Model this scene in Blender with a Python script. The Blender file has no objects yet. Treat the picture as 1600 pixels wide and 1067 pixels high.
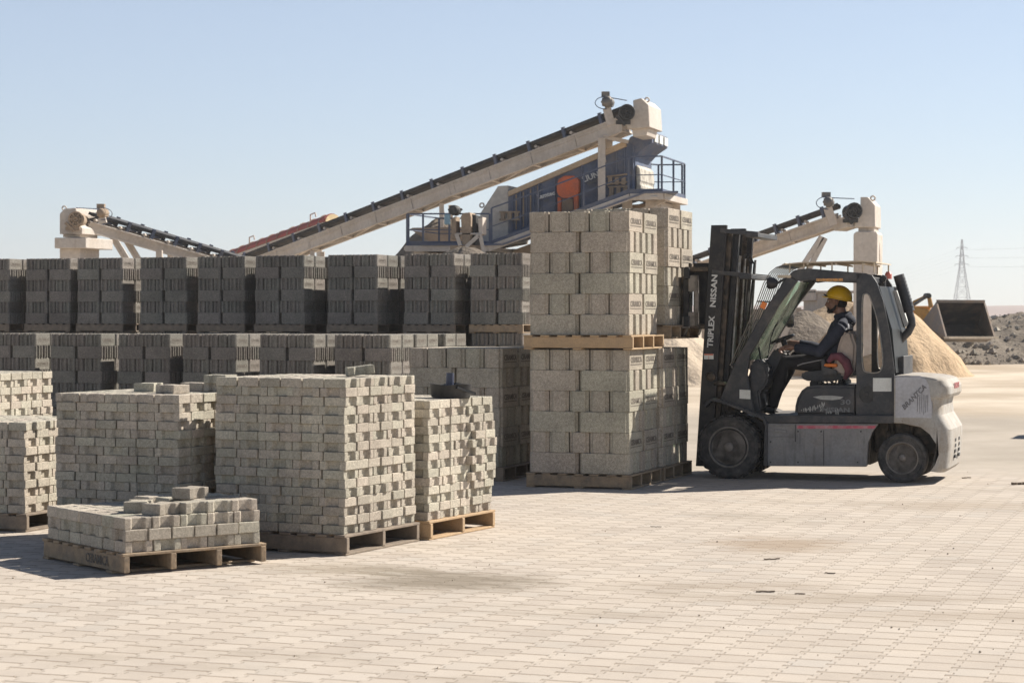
import bpy, bmesh, math, random
from mathutils import Vector, Matrix, Quaternion, noise
from mathutils.bvhtree import BVHTree
C = bpy.context.scene.collection
scene = bpy.context.scene
# ---------------------------------------------------------------- camera, sky, sun, exposure
FPX, CX, HY, EYE = 3200.0, 800.0, 495.0, 1.65      # focal length and horizon measured on the 1600 px wide photograph
cam = bpy.data.cameras.new('camera'); cam_ob = bpy.data.objects.new('camera', cam); C.objects.link(cam_ob)
cam_ob.location = (0, 0, EYE); cam_ob.rotation_euler = (math.radians(90), 0, 0)
cam.sensor_width = 36; cam.lens = 36*FPX/1600; cam.shift_y = -38.5/1600
cam.clip_start = .1; cam.clip_end = 9000
cam.dof.use_dof = True; cam.dof.focus_distance = 20.0; cam.dof.aperture_fstop = 6.3
scene.camera = cam_ob
SUN_EL, SUN_AZ = math.radians(38.5), math.radians(60)     # azimuth clockwise from +Y (away from the camera)
world = bpy.data.worlds.new('World'); scene.world = world; world.use_nodes = True
wn = world.node_tree.nodes; wl = world.node_tree.links
sky = wn.new('ShaderNodeTexSky'); sky.sky_type = 'NISHITA'; sky.sun_disc = False
sky.sun_elevation = SUN_EL; sky.sun_rotation = SUN_AZ; sky.altitude = 600; sky.air_density = 1.0; sky.dust_density = .1; sky.ozone_density = 3
wn['Background'].inputs[1].default_value = .04          # hazy desert sky: the clear sky plus an even pale veil
veil = wn.new('ShaderNodeMix'); veil.data_type = 'RGBA'; veil.blend_type = 'ADD'; vg = wn.new('ShaderNodeTexCoord'); vs_ = wn.new('ShaderNodeSeparateXYZ'); wl.new(vg.outputs['Generated'], vs_.inputs[0])
vr = wn.new('ShaderNodeMapRange'); vr.interpolation_type = 'SMOOTHSTEP'; vr.inputs[1].default_value = .10; vr.inputs[2].default_value = .50; vr.inputs[3].default_value = 1; vr.inputs[4].default_value = .08
wl.new(vs_.outputs[2], vr.inputs[0]); wl.new(vr.outputs[0], veil.inputs[0])      # thickest near the horizon
wl.new(sky.outputs[0], veil.inputs[6]); veil.inputs[7].default_value = (4.45, 4.85, 5.85, 1); wl.new(veil.outputs[2], wn['Background'].inputs[0])
sun = bpy.data.lights.new('sun', 'SUN'); sun.energy = 5.0; sun.angle = math.radians(.5); sun.color = (1, .94, .85)
sun_ob = bpy.data.objects.new('sun', sun); C.objects.link(sun_ob)
SUN_DIR = Vector((math.sin(SUN_AZ)*math.cos(SUN_EL), math.cos(SUN_AZ)*math.cos(SUN_EL), math.sin(SUN_EL)))
sun_ob.rotation_euler = SUN_DIR.to_track_quat('Z', 'Y').to_euler(); sun_ob.location = (30, 20, 40)
scene.view_settings.view_transform = 'Standard'; scene.view_settings.look = 'None'
scene.view_settings.gamma = 1; scene.view_settings.exposure = .74
scene.cycles.max_bounces = 8; scene.cycles.transparent_max_bounces = 12

# ---------------------------------------------------------------- helpers
def W(px, py, Z):                     # a photo pixel at depth Z, as a point of the yard
    return Vector(((px-CX)*Z/FPX, Z, EYE-(py-HY)*Z/FPX))
def G(px, py):                        # the ground point under a photo pixel
    Z = FPX*EYE/(py-HY); return Vector(((px-CX)*Z/FPX, Z, 0))
def frame(loc, th):                   # yard axes: x along the stack fronts, y away along their sides
    return Matrix.Translation(loc) @ Matrix.Rotation(-th, 4, 'Z')

class MB:
    def __init__(s): s.v = []; s.f = []
    def add(s, vs, fs):
        b = len(s.v); s.v += [tuple(p) for p in vs]; s.f += [tuple(b+i for i in f) for f in fs]
    def box(s, c, d, R=None):
        x, y, z = d[0]/2, d[1]/2, d[2]/2; c = Vector(c)
        vs = [Vector(p) for p in ((-x,-y,-z),(x,-y,-z),(x,y,-z),(-x,y,-z),(-x,-y,z),(x,-y,z),(x,y,z),(-x,y,z))]
        if R is not None: vs = [R @ p for p in vs]
        s.add([p+c for p in vs], [(0,3,2,1),(4,5,6,7),(0,1,5,4),(1,2,6,5),(2,3,7,6),(3,0,4,7)])
    def bb(s, x0, x1, y0, y1, z0, z1): s.box(((x0+x1)/2,(y0+y1)/2,(z0+z1)/2), (x1-x0,y1-y0,z1-z0))
    def bar(s, p0, p1, w, h, up=(0,0,1)):     # w across, h along up
        p0 = Vector(p0); p1 = Vector(p1); d = (p1-p0); L = d.length
        if L < 1e-6: return
        d.normalize(); side = d.cross(Vector(up))
        if side.length < 1e-4: side = d.cross(Vector((0,1,0)))
        side.normalize(); u = side.cross(d)
        vs = []
        for p in (p0, p1):
            for a, b in ((-1,-1),(1,-1),(1,1),(-1,1)): vs.append(p+side*(a*w/2)+u*(b*h/2))
        s.add(vs, [(0,1,2,3),(7,6,5,4),(0,4,5,1),(1,5,6,2),(2,6,7,3),(3,7,4,0)])
    def tube(s, pts, r, n=8, caps=True):
        pts = [Vector(p) for p in pts]; rs = r if isinstance(r, (list, tuple)) else [r]*len(pts)
        m = len(pts); vs = []; last = None
        for i, p in enumerate(pts):
            d = (pts[min(i+1,m-1)]-pts[max(i-1,0)]).normalized()
            a = Vector((0,0,1)) if abs(d.z) < .9 else Vector((1,0,0))
            if last is not None: a = last
            x = (a-d*a.dot(d)).normalized(); y = d.cross(x); last = x
            for k in range(n):
                t = 2*math.pi*k/n; vs.append(p+(x*math.cos(t)+y*math.sin(t))*rs[i])
        fs = [(i*n+k, i*n+(k+1)%n, (i+1)*n+(k+1)%n, (i+1)*n+k) for i in range(m-1) for k in range(n)]
        if caps: fs += [tuple(range(n-1,-1,-1)), tuple((m-1)*n+k for k in range(n))]
        s.add(vs, fs)
    def cyl(s, p0, p1, r, n=16): s.tube([p0, p1], r, n)
    def prism(s, pts, y0, y1):                # outline in (x, z), extruded along y
        n = len(pts); vs = [(p[0], y0, p[1]) for p in pts]+[(p[0], y1, p[1]) for p in pts]
        s.add(vs, [tuple(range(n)), tuple(range(2*n-1,n-1,-1))]+[(i, i+n, (i+1)%n+n, (i+1)%n) for i in range(n)])
    def plan(s, pts, z0, z1):                 # outline in (x, y), extruded up
        n = len(pts); vs = [(p[0], p[1], z0) for p in pts]+[(p[0], p[1], z1) for p in pts]
        s.add(vs, [tuple(range(n-1,-1,-1)), tuple(range(n,2*n))]+[(i, (i+1)%n, (i+1)%n+n, i+n) for i in range(n)])
    def lathe(s, c, axis, prof, n=32):        # prof: (distance along axis, radius)
        c = Vector(c); a = Vector(axis).normalized()
        x = (Vector((0,0,1)) if abs(a.z) < .9 else Vector((1,0,0))); x = (x-a*x.dot(a)).normalized(); y = a.cross(x)
        vs = []; m = len(prof)
        for t, r in prof:
            for k in range(n):
                q = 2*math.pi*k/n; vs.append(c+a*t+(x*math.cos(q)+y*math.sin(q))*max(r,1e-4))
        fs = [(i*n+k, i*n+(k+1)%n, (i+1)*n+(k+1)%n, (i+1)*n+k) for i in range(m-1) for k in range(n)]
        fs += [tuple(range(n-1,-1,-1)), tuple((m-1)*n+k for k in range(n))]
        s.add(vs, fs)
    def mesh(s, name, bevel=0, seg=1, smooth=False, off=None):
        me = bpy.data.meshes.new(name)
        vs = s.v if off is None else [(p[0]-off[0], p[1]-off[1], p[2]-off[2]) for p in s.v]
        me.from_pydata(vs, [], s.f)
        bm = bmesh.new(); bm.from_mesh(me); bmesh.ops.recalc_face_normals(bm, faces=bm.faces)
        if bevel:
            es = [e for e in bm.edges if len(e.link_faces) == 2 and e.calc_face_angle(0) > .5]
            bmesh.ops.bevel(bm, geom=es, offset=bevel, segments=seg, affect='EDGES', clamp_overlap=True)
        bm.to_mesh(me); bm.free()
        if smooth:
            for p in me.polygons: p.use_smooth = True
            try: me.set_sharp_from_angle(angle=math.radians(40))
            except Exception: pass
        return me
    def build(s, name, m, parent=None, bevel=0, seg=1, smooth=False, off=None):
        me = s.mesh(name, bevel, seg, smooth, off); me.materials.append(m)
        o = bpy.data.objects.new(name, me); C.objects.link(o)
        if parent is not None: o.parent = parent
        return o
def tag(o, label=None, cat=None, group=None, kind=None):
    if label: o['label'] = label
    if cat: o['category'] = cat
    if group: o['group'] = group
    if kind: o['kind'] = kind
    return o
def empty(name, loc, rz, label, cat, group=None):
    o = bpy.data.objects.new(name, None); C.objects.link(o); o.empty_display_size = .2
    o.location = loc; o.rotation_euler = (0,0,rz); return tag(o, label, cat, group)
def text_mesh(txt, size, depth=.003, bold=0, shear=0):
    cu = bpy.data.curves.new('lettering', 'FONT'); cu.body = txt; cu.size = size; cu.extrude = depth; cu.offset = bold
    cu.align_x = 'CENTER'; cu.align_y = 'CENTER'; cu.shear = shear; cu.resolution_u = 2
    o = bpy.data.objects.new('lettering', cu); C.objects.link(o)
    dg = bpy.context.evaluated_depsgraph_get(); me = bpy.data.meshes.new_from_object(o.evaluated_get(dg))
    bpy.data.objects.remove(o); bpy.data.curves.remove(cu); return me
def put_text(name, txt, size, m, parent, M, depth=.003, bold=0, sx=1, shear=0):
    me = text_mesh(txt, size, depth, bold, shear); me.transform(M @ Matrix.Diagonal((sx,1,1,1))); me.materials.clear(); me.materials.append(m)
    o = bpy.data.objects.new(name, me); C.objects.link(o); o.parent = parent; return o
def basis(o, x, y):                    # text frame: x reading direction, y up
    x = Vector(x).normalized(); y = Vector(y).normalized(); z = x.cross(y)
    M = Matrix((x, y, z)).transposed().to_4x4(); M.translation = Vector(o); return M

# ---------------------------------------------------------------- materials
def new_mat(name):
    m = bpy.data.materials.new(name); m.use_nodes = True
    return m, m.node_tree.nodes, m.node_tree.links, m.node_tree.nodes['Principled BSDF']
def N(nodes, t, **kw):
    n = nodes.new(t)
    for k, v in kw.items():
        if k.startswith('i_'): n.inputs[int(k[2:])].default_value = v
        else: setattr(n, k, v)
    return n
def math_n(nodes, links, op, a, b=None, c=None, clamp=False):
    n = nodes.new('ShaderNodeMath'); n.operation = op; n.use_clamp = clamp
    for i, x in enumerate((a, b, c)):
        if x is None: continue
        if isinstance(x, (int, float)): n.inputs[i].default_value = x
        else: links.new(x, n.inputs[i])
    return n.outputs[0]
def mixc(nodes, links, fac, a, b, blend='MIX'):
    n = nodes.new('ShaderNodeMix'); n.data_type = 'RGBA'; n.blend_type = blend
    for s, x in ((n.inputs[0], fac), (n.inputs[6], a), (n.inputs[7], b)):
        if isinstance(x, (int, float)): s.default_value = x
        elif isinstance(x, tuple): s.default_value = (*x[:3], 1)
        else: links.new(x, s)
    return n.outputs[2]
def noise_n(nodes, links, scale, detail=4, vec=None, rough=.55):
    n = nodes.new('ShaderNodeTexNoise'); n.inputs['Scale'].default_value = scale; n.inputs['Detail'].default_value = detail
    n.inputs['Roughness'].default_value = rough
    if vec is not None: links.new(vec, n.inputs['Vector'])
    return n.outputs[0]
def ramp(nodes, links, x, lo, hi):
    n = nodes.new('ShaderNodeMapRange'); n.inputs[1].default_value = lo; n.inputs[2].default_value = hi; links.new(x, n.inputs[0]); return n.outputs[0]
def mat(name, col, rough=.6, col2=None, scale=6, lo=.42, hi=.62, metal=0, bump=0, bscale=60, dust=0, dcol=(.42,.36,.28), up=0, spec=.5, bdist=.01):
    """paint / metal / wood / cloth with worn patches (col2), fine bump and dust that lies as stains of its own"""
    m, n, l, b = new_mat(name); pos = n.new('ShaderNodeNewGeometry').outputs['Position']
    c = (*col, 1); out = None
    f = ramp(n, l, noise_n(n, l, scale, 6, pos), lo, hi)
    out = mixc(n, l, f, col, col2 if col2 else tuple(min(1, x*1.25+.01) for x in col))
    fine = noise_n(n, l, scale*9, 4, pos)
    out = mixc(n, l, .25, out, mixc(n, l, ramp(n, l, fine, .3, .7), tuple(x*.6 for x in col), tuple(min(1,x*1.4+.01) for x in col)))
    if dust:
        d = ramp(n, l, noise_n(n, l, scale*.6+1.3, 8, pos, .7), .62-.35*dust, .75)
        d = math_n(n, l, 'MULTIPLY', d, min(1, dust*1.2))
        if up:
            nz = n.new('ShaderNodeSeparateXYZ'); l.new(n['Geometry'].outputs['Normal'], nz.inputs[0])
            d = math_n(n, l, 'MAXIMUM', d, math_n(n, l, 'MULTIPLY', ramp(n, l, nz.outputs[2], .3, .9), up))
        out = mixc(n, l, d, out, dcol)
        l.new(math_n(n, l, 'MULTIPLY_ADD', d, .9-rough, rough), b.inputs['Roughness'])
    else: b.inputs['Roughness'].default_value = rough
    l.new(out, b.inputs['Base Color']); b.inputs['Metallic'].default_value = metal
    b.inputs['Specular IOR Level'].default_value = spec
    if bump:
        bp = n.new('ShaderNodeBump'); bp.inputs['Strength'].default_value = bump; bp.inputs['Distance'].default_value = bdist
        l.new(noise_n(n, l, bscale, 5, pos), bp.inputs['Height']); l.new(bp.outputs[0], b.inputs['Normal'])
    return m
def concrete(name, col, tint=.5, coarse=1.0, spread=.25):
    m, n, l, b = new_mat(name); g = n.new('ShaderNodeNewGeometry'); pos = g.outputs['Position']
    oi = n.new('ShaderNodeObjectInfo')
    r = math_n(n, l, 'FRACT', math_n(n, l, 'ADD', oi.outputs['Random'], math_n(n, l, 'MULTIPLY', g.outputs['Random Per Island'], 7.31)))
    r2 = math_n(n, l, 'FRACT', math_n(n, l, 'MULTIPLY', r, 13.7)); r3 = math_n(n, l, 'FRACT', math_n(n, l, 'MULTIPLY', r, 57.3))
    warm = tuple(c*k for c, k in zip(col, (1.10, .96, .90))); green = tuple(c*k for c, k in zip(col, (.95, 1.03, .90)))
    c = mixc(n, l, tint, col, mixc(n, l, r, warm, green))
    v = math_n(n, l, 'MULTIPLY_ADD', r2, spread, 1-spread/2)
    cloud = ramp(n, l, noise_n(n, l, 5, 5, pos), .3, .7); v = math_n(n, l, 'MULTIPLY', v, math_n(n, l, 'MULTIPLY_ADD', cloud, .22, .89))
    mot = ramp(n, l, noise_n(n, l, 48/coarse**.5, 5, pos, .75), .36, .64); v = math_n(n, l, 'MULTIPLY', v, math_n(n, l, 'MULTIPLY_ADD', mot, .38, .81))
    big = ramp(n, l, noise_n(n, l, .8, 2, pos), .35, .65); v = math_n(n, l, 'MULTIPLY', v, math_n(n, l, 'MULTIPLY_ADD', big, .24, .88))
    grain = noise_n(n, l, 230/coarse, 3, pos, .7); v = math_n(n, l, 'MULTIPLY', v, math_n(n, l, 'MULTIPLY_ADD', ramp(n, l, grain, .34, .66), .8, .6))
    vo = n.new('ShaderNodeTexVoronoi'); vo.inputs['Scale'].default_value = 150/coarse; l.new(pos, vo.inputs['Vector'])
    pit = ramp(n, l, vo.outputs[0], .0, .28); v = math_n(n, l, 'MULTIPLY', v, math_n(n, l, 'MULTIPLY_ADD', pit, .42, .62))
    dark = ramp(n, l, noise_n(n, l, 60/coarse, 4, pos, .75), .66, .74)
    v = math_n(n, l, 'MULTIPLY', v, math_n(n, l, 'MULTIPLY_ADD', dark, -.45, 1))
    cm = n.new('ShaderNodeVectorMath'); cm.operation = 'SCALE'; l.new(c, cm.inputs[0]); l.new(v, cm.inputs[3])
    l.new(cm.outputs[0], b.inputs['Base Color']); b.inputs['Roughness'].default_value = .93; b.inputs['Specular IOR Level'].default_value = .25
    bp = n.new('ShaderNodeBump'); bp.inputs['Strength'].default_value = .55; bp.inputs['Distance'].default_value = .006
    h = math_n(n, l, 'ADD', math_n(n, l, 'MULTIPLY_ADD', pit, .6, math_n(n, l, 'MULTIPLY', mot, .5)), grain)
    l.new(h, bp.inputs['Height']); l.new(bp.outputs[0], b.inputs['Normal'])
    return m
M = {}
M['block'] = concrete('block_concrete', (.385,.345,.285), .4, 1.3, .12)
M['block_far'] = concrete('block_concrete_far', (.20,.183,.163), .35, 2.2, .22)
M['paver'] = concrete('paver_concrete', (.42,.38,.318), .35, .9, .22)
M['print'] = mat('printed_mark', (.155,.13,.105), .9, scale=60)
M['wood'] = mat('pallet_wood', (.34,.245,.155), .85, (.17,.135,.10), 11, .42,.66, bump=.5, bscale=40, dust=.3, dcol=(.45,.37,.27))
M['wood_dark'] = mat('pallet_wood_weathered', (.19,.15,.115), .88, (.30,.235,.17), 12, .4,.7, bump=.4, bscale=40, dust=.3, dcol=(.4,.33,.25))
M['wood_new'] = mat('pallet_wood_fresh', (.46,.31,.17), .8, (.36,.25,.15), 9, .35,.65, bump=.4, bscale=40, dust=.15)
# ---------------------------------------------------------------- the ground
def ground_material():
    m, n, l, b = new_mat('yard_ground'); g = n.new('ShaderNodeNewGeometry'); pos = g.outputs['Position']
    th = math.radians(20)
    mp = n.new('ShaderNodeVectorRotate'); mp.rotation_type = 'Z_AXIS'; mp.inputs['Angle'].default_value = th; l.new(pos, mp.inputs['Vector'])
    wob = n.new('ShaderNodeTexNoise'); wob.inputs['Scale'].default_value = 1.6; l.new(pos, wob.inputs['Vector'])
    wv = n.new('ShaderNodeVectorMath'); wv.operation = 'SCALE'; l.new(wob.outputs[1], wv.inputs[0]); wv.inputs[3].default_value = .022
    ad = n.new('ShaderNodeVectorMath'); l.new(mp.outputs[0], ad.inputs[0]); l.new(wv.outputs[0], ad.inputs[1])
    sp = n.new('ShaderNodeSeparateXYZ'); l.new(ad.outputs[0], sp.inputs[0]); U, V = sp.outputs[0], sp.outputs[1]
    mt = lambda op, a, b_=None, c_=None: math_n(n, l, op, a, b_, c_)
    LU, LV = .19, .215
    # column edges step in and out with the waist of each paver
    tri = mt('PINGPONG', V, LV/4)                                  # 0..LV/4 twice per quarter
    ph = mt('FRACT', mt('DIVIDE', V, LV/2))                        # edge zigzag, period half a paver
    sq = ramp(n, l, mt('ABSOLUTE', mt('SUBTRACT', ph, .5)), .20, .30)
    zig = mt('MULTIPLY_ADD', sq, .03, -.015)
    ev = mt('FLOOR', mt('DIVIDE', U, LU))
    u2 = mt('DIVIDE', mt('ADD', U, zig), LU)
    fu = mt('FRACT', u2); col = mt('FLOOR', u2)
    du = mt('MULTIPLY', mt('SUBTRACT', .5, mt('ABSOLUTE', mt('SUBTRACT', fu, .5))), LU)
    v2 = mt('ADD', mt('DIVIDE', V, LV), mt('MULTIPLY', mt('FLOORED_MODULO', col, 2), .5))
    fv = mt('FRACT', v2); row = mt('FLOOR', v2)
    dv = mt('MULTIPLY', mt('SUBTRACT', .5, mt('ABSOLUTE', mt('SUBTRACT', fv, .5))), LV)
    d = mt('MINIMUM', mt('ADD', du, .0022), mt('MULTIPLY', dv, .52))
    jit = mt('MULTIPLY', noise_n(n, l, 45, 3, pos), .006)
    joint = mt('SUBTRACT', 1, ramp(n, l, mt('SUBTRACT', d, jit), -.0005, .0052))      # 1 in the joint
    # sand fills joints in places
    fill = ramp(n, l, noise_n(n, l, 3.2, 7, pos, .7), .36, .62)
    sep = n.new('ShaderNodeSeparateXYZ'); l.new(pos, sep.inputs[0])
    far = ramp(n, l, mt('ADD', sep.outputs[1], mt('MULTIPLY', noise_n(n, l, .35, 5, pos), 5)), 22.5, 25)
    jv = mt('MULTIPLY', joint, mt('MULTIPLY_ADD', fill, -.35, 1)); jv = mt('MULTIPLY', jv, mt('SUBTRACT', 1, far))
    wn_ = n.new('ShaderNodeTexWhiteNoise'); cb = n.new('ShaderNodeCombineXYZ'); l.new(col, cb.inputs[0]); l.new(row, cb.inputs[1]); l.new(cb.outputs[0], wn_.inputs[0])
    rnd = wn_.outputs[0]
    slab = mixc(n, l, rnd, (.43,.37,.31), (.52,.455,.385))
    slab = mixc(n, l, mt('MULTIPLY', ramp(n, l, mt('FRACT', mt('MULTIPLY', rnd, 9.7)), .75, 1), .35), slab, (.45,.42,.375))
    dustc = mixc(n, l, noise_n(n, l, 2.5, 6, pos), (.50,.425,.345), (.57,.50,.42))
    c = mixc(n, l, mt('MULTIPLY', ramp(n, l, noise_n(n, l, 1.1, 8, pos, .65), .40, .66), .75), slab, dustc)
    c = mixc(n, l, mt('MULTIPLY', jv, .85), c, (.20,.15,.105))
    # dark damp / oil stains and brown gritty streaks along the wheel lines
    mp2 = n.new('ShaderNodeMapping'); mp2.inputs['Scale'].default_value = (.45, 1.5, 1); l.new(mp.outputs[0], mp2.inputs[0])
    st = ramp(n, l, noise_n(n, l, .75, 9, mp2.outputs[0], .68), .56, .70)
    c = mixc(n, l, mt('MULTIPLY', st, .45), c, (.25,.205,.15))
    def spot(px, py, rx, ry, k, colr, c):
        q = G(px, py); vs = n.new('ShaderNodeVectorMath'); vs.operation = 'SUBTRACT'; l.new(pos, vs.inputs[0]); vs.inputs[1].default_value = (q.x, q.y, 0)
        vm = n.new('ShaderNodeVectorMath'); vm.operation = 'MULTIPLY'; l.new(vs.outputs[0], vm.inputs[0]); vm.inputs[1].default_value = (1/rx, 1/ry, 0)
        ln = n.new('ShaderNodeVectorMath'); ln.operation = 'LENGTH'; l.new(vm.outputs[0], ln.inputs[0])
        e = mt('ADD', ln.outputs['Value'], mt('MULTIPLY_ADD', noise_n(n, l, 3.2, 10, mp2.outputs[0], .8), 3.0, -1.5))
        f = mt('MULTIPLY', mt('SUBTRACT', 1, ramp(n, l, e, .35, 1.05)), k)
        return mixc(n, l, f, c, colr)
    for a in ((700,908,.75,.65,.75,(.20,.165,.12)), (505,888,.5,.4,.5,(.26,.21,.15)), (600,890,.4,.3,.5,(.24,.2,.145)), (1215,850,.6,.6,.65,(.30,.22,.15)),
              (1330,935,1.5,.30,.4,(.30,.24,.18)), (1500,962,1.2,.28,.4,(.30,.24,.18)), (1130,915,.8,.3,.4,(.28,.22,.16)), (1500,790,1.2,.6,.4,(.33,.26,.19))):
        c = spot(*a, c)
    # open dirt beyond the paving: pale strips and tan
    yy = mt('ADD', sep.outputs[1], mt('MULTIPLY', noise_n(n, l, .12, 6, pos), 14))
    worn = mixc(n, l, ramp(n, l, noise_n(n, l, .45, 9, pos, .65), .38, .62), (.36,.31,.25), (.45,.39,.32))
    open_ = mixc(n, l, ramp(n, l, noise_n(n, l, .22, 10, pos, .62), .40, .60), (.42,.34,.25), (.60,.51,.40))
    dirt = mixc(n, l, ramp(n, l, yy, 39, 44), worn, open_)
    dirt = mixc(n, l, mt('MULTIPLY', ramp(n, l, noise_n(n, l, 7, 6, pos, .7), .55, .75), .4), dirt, (.30,.24,.175))
    c = mixc(n, l, far, c, dirt)
    sp2 = n.new('ShaderNodeTexVoronoi'); sp2.inputs['Scale'].default_value = 34; l.new(pos, sp2.inputs['Vector'])
    grit = mt('MULTIPLY', mt('SUBTRACT', 1, ramp(n, l, sp2.outputs[0], .05, .16)), ramp(n, l, noise_n(n, l, 2.1, 5, pos), .5, .7))
    c = mixc(n, l, mt('MULTIPLY', grit, .45), c, (.26,.205,.15))
    l.new(c, b.inputs['Base Color']); b.inputs['Roughness'].default_value = .95; b.inputs['Specular IOR Level'].default_value = .2
    h = mt('ADD', mt('MULTIPLY', jv, -1.0), mt('MULTIPLY', noise_n(n, l, 110, 4, pos, .7), .35))
    h = mt('ADD', h, mt('MULTIPLY', mt('MULTIPLY', rnd, mt('SUBTRACT', 1, far)), .25))
    h = mt('ADD', h, mt('MULTIPLY', noise_n(n, l, 9, 5, pos), .6))
    bp = n.new('ShaderNodeBump'); bp.inputs['Strength'].default_value = .5; bp.inputs['Distance'].default_value = .008
    l.new(h, bp.inputs['Height']); l.new(bp.outputs[0], b.inputs['Normal'])
    return m
g = MB(); g.add([(-1400,-60,0),(1400,-60,0),(1400,1800,0),(-1400,1800,0)], [(0,1,2,3)])
tag(g.build('ground', ground_material()), kind='structure')

# ---------------------------------------------------------------- pallets
def pallet(loc, th, label, wx=1.0, wy=1.0, h=.14, m='wood', nst=3, deck=7, group='wooden pallets under the stacks'):
    """stringer boards run along x (the long front), openings show on the sides"""
    root = empty('pallet', loc, -th, label, 'pallet', group); mm = M[m]; rnd = random.Random(hash_(label))
    for i in range(nst):
        y = -wy/2+.022+(wy-.044)*i/(nst-1)
        b = MB(); b.bb(-wx/2, wx/2, y-.02, y+.02, .018, h-.018); b.build('stringer', mm, root, .004)
    b = MB(); c = MB()
    for k in range(deck):
        x = -wx/2+.045+(wx-.09)*k/(deck-1)+rnd.uniform(-.006,.006)
        b.box((x, rnd.uniform(-.006,.006), h-.009+rnd.uniform(-.0005,.0005)), (.088, wy+.012, .018), Matrix.Rotation(rnd.uniform(-.01,.01), 3, 'Z'))
        if k % 3 == 0: c.box((x, 0, .0095), (.088, wy+.01, .0165))
    b.build('top_deck', mm, root, .003); c.build('bottom_deck', mm, root, .003)
    return root
def hash_(s):
    h = 7
    for ch in str(s): h = (h*131+ord(ch)) % 1000003
    return h
ORD = ['', 'first','second','third','fourth','fifth','sixth','seventh','eighth','ninth','tenth','eleventh','twelfth','thirteenth','fourteenth','fifteenth','sixteenth','seventeenth','eighteenth']

# ---------------------------------------------------------------- unit shapes (plan outline, extruded up)
def out_near():       # big block: 0.5 long (x), 0.2 wide (y), a wide tongue on each end
    L, w = .250, .0968; o = []
    for s in (1, -1):
        e = [(L-.024, -w), (L-.024, -w+.020), (L, -w+.036), (L, w-.036), (L-.024, w-.020), (L-.024, w)]
        o += [(s*x, s*y) for x, y in e]
    return o
def out_far():        # block with two ribs on each end
    L, w = .232, .0755; o = []
    for s in (1, -1):
        e = [(L-.026,-w),(L,-w+.018),(L,-w+.042),(L-.03,-w+.062),(L-.03,w-.062),(L,w-.042),(L,w-.018),(L-.026,w)]
        o += [(s*x, s*y) for x, y in e]
    return o
def out_paver():      # double T, 0.2 long (y), 0.165 wide (x)
    l, w, i = .0968, .0790, .026
    e = [(w,-l),(w,-l+.046),(w-i,-l+.062),(w-i,l-.062),(w,l-.046),(w,l)]
    return [(x,y) for x,y in e]+[(-x,-y) for x,y in e]
def variants(name, outline, h, bevel, m, n, chip):
    res = []
    for k in range(n):
        b = MB(); b.plan(outline, 0, h); me = b.mesh(name, bevel); rnd = random.Random(k+5)
        for v in me.vertices:
            v.co.x += rnd.uniform(-chip, chip); v.co.y += rnd.uniform(-chip, chip); v.co.z += rnd.uniform(-chip, chip)*.6
        me.materials.append(m); res.append(me)
    return res
NH, FH, PH, PH2 = .199, .2035, .0635, .074
SH = {'near': variants('concrete_block', out_near(), NH-.0012, .0045, M['block'], 4, .0012),
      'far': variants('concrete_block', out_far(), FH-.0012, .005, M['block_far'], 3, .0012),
      'pav': variants('paving_stone', out_paver(), PH-.0012, .0032, M['paver'], 4, .0012),
      'pav2': variants('paving_stone', out_paver(), PH2-.0012, .004, M['paver'], 4, .0012)}
HT = {'near': NH, 'far': FH, 'pav': PH, 'pav2': PH2}
DIM = {'near': (.252,.0985), 'far': (.234,.0765), 'pav': (.0815,.099), 'pav2': (.0815,.099)}
def logo_mesh(size, sx):
    a = text_mesh('CERAMICA', size, .0008, size*.02); a.transform(Matrix.Diagonal((sx,1,1,1)))
    v = [tuple(p.co) for p in a.vertices]; f = [tuple(p.vertices) for p in a.polygons]
    b = MB(); b.add(v, f); w = max(p[0] for p in v); b.bb(-w, w, -size*.62, -size*.52, -.0008, .0008)
    return b.v, b.f
LOGO = {'near': logo_mesh(.075, 1.0), 'far': logo_mesh(.062, 1.15)}
UNITS = []      # dict(kind, M, label, group, mesh, logo)
def unit(kind, Mx, label, group, logo=None, face=None):
    UNITS.append(dict(kind=kind, M=Mx, label=label, group=group, logo=logo, px=0, var=random.Random(hash_(label)+len(UNITS)).randrange(len(SH[kind]))))

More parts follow.
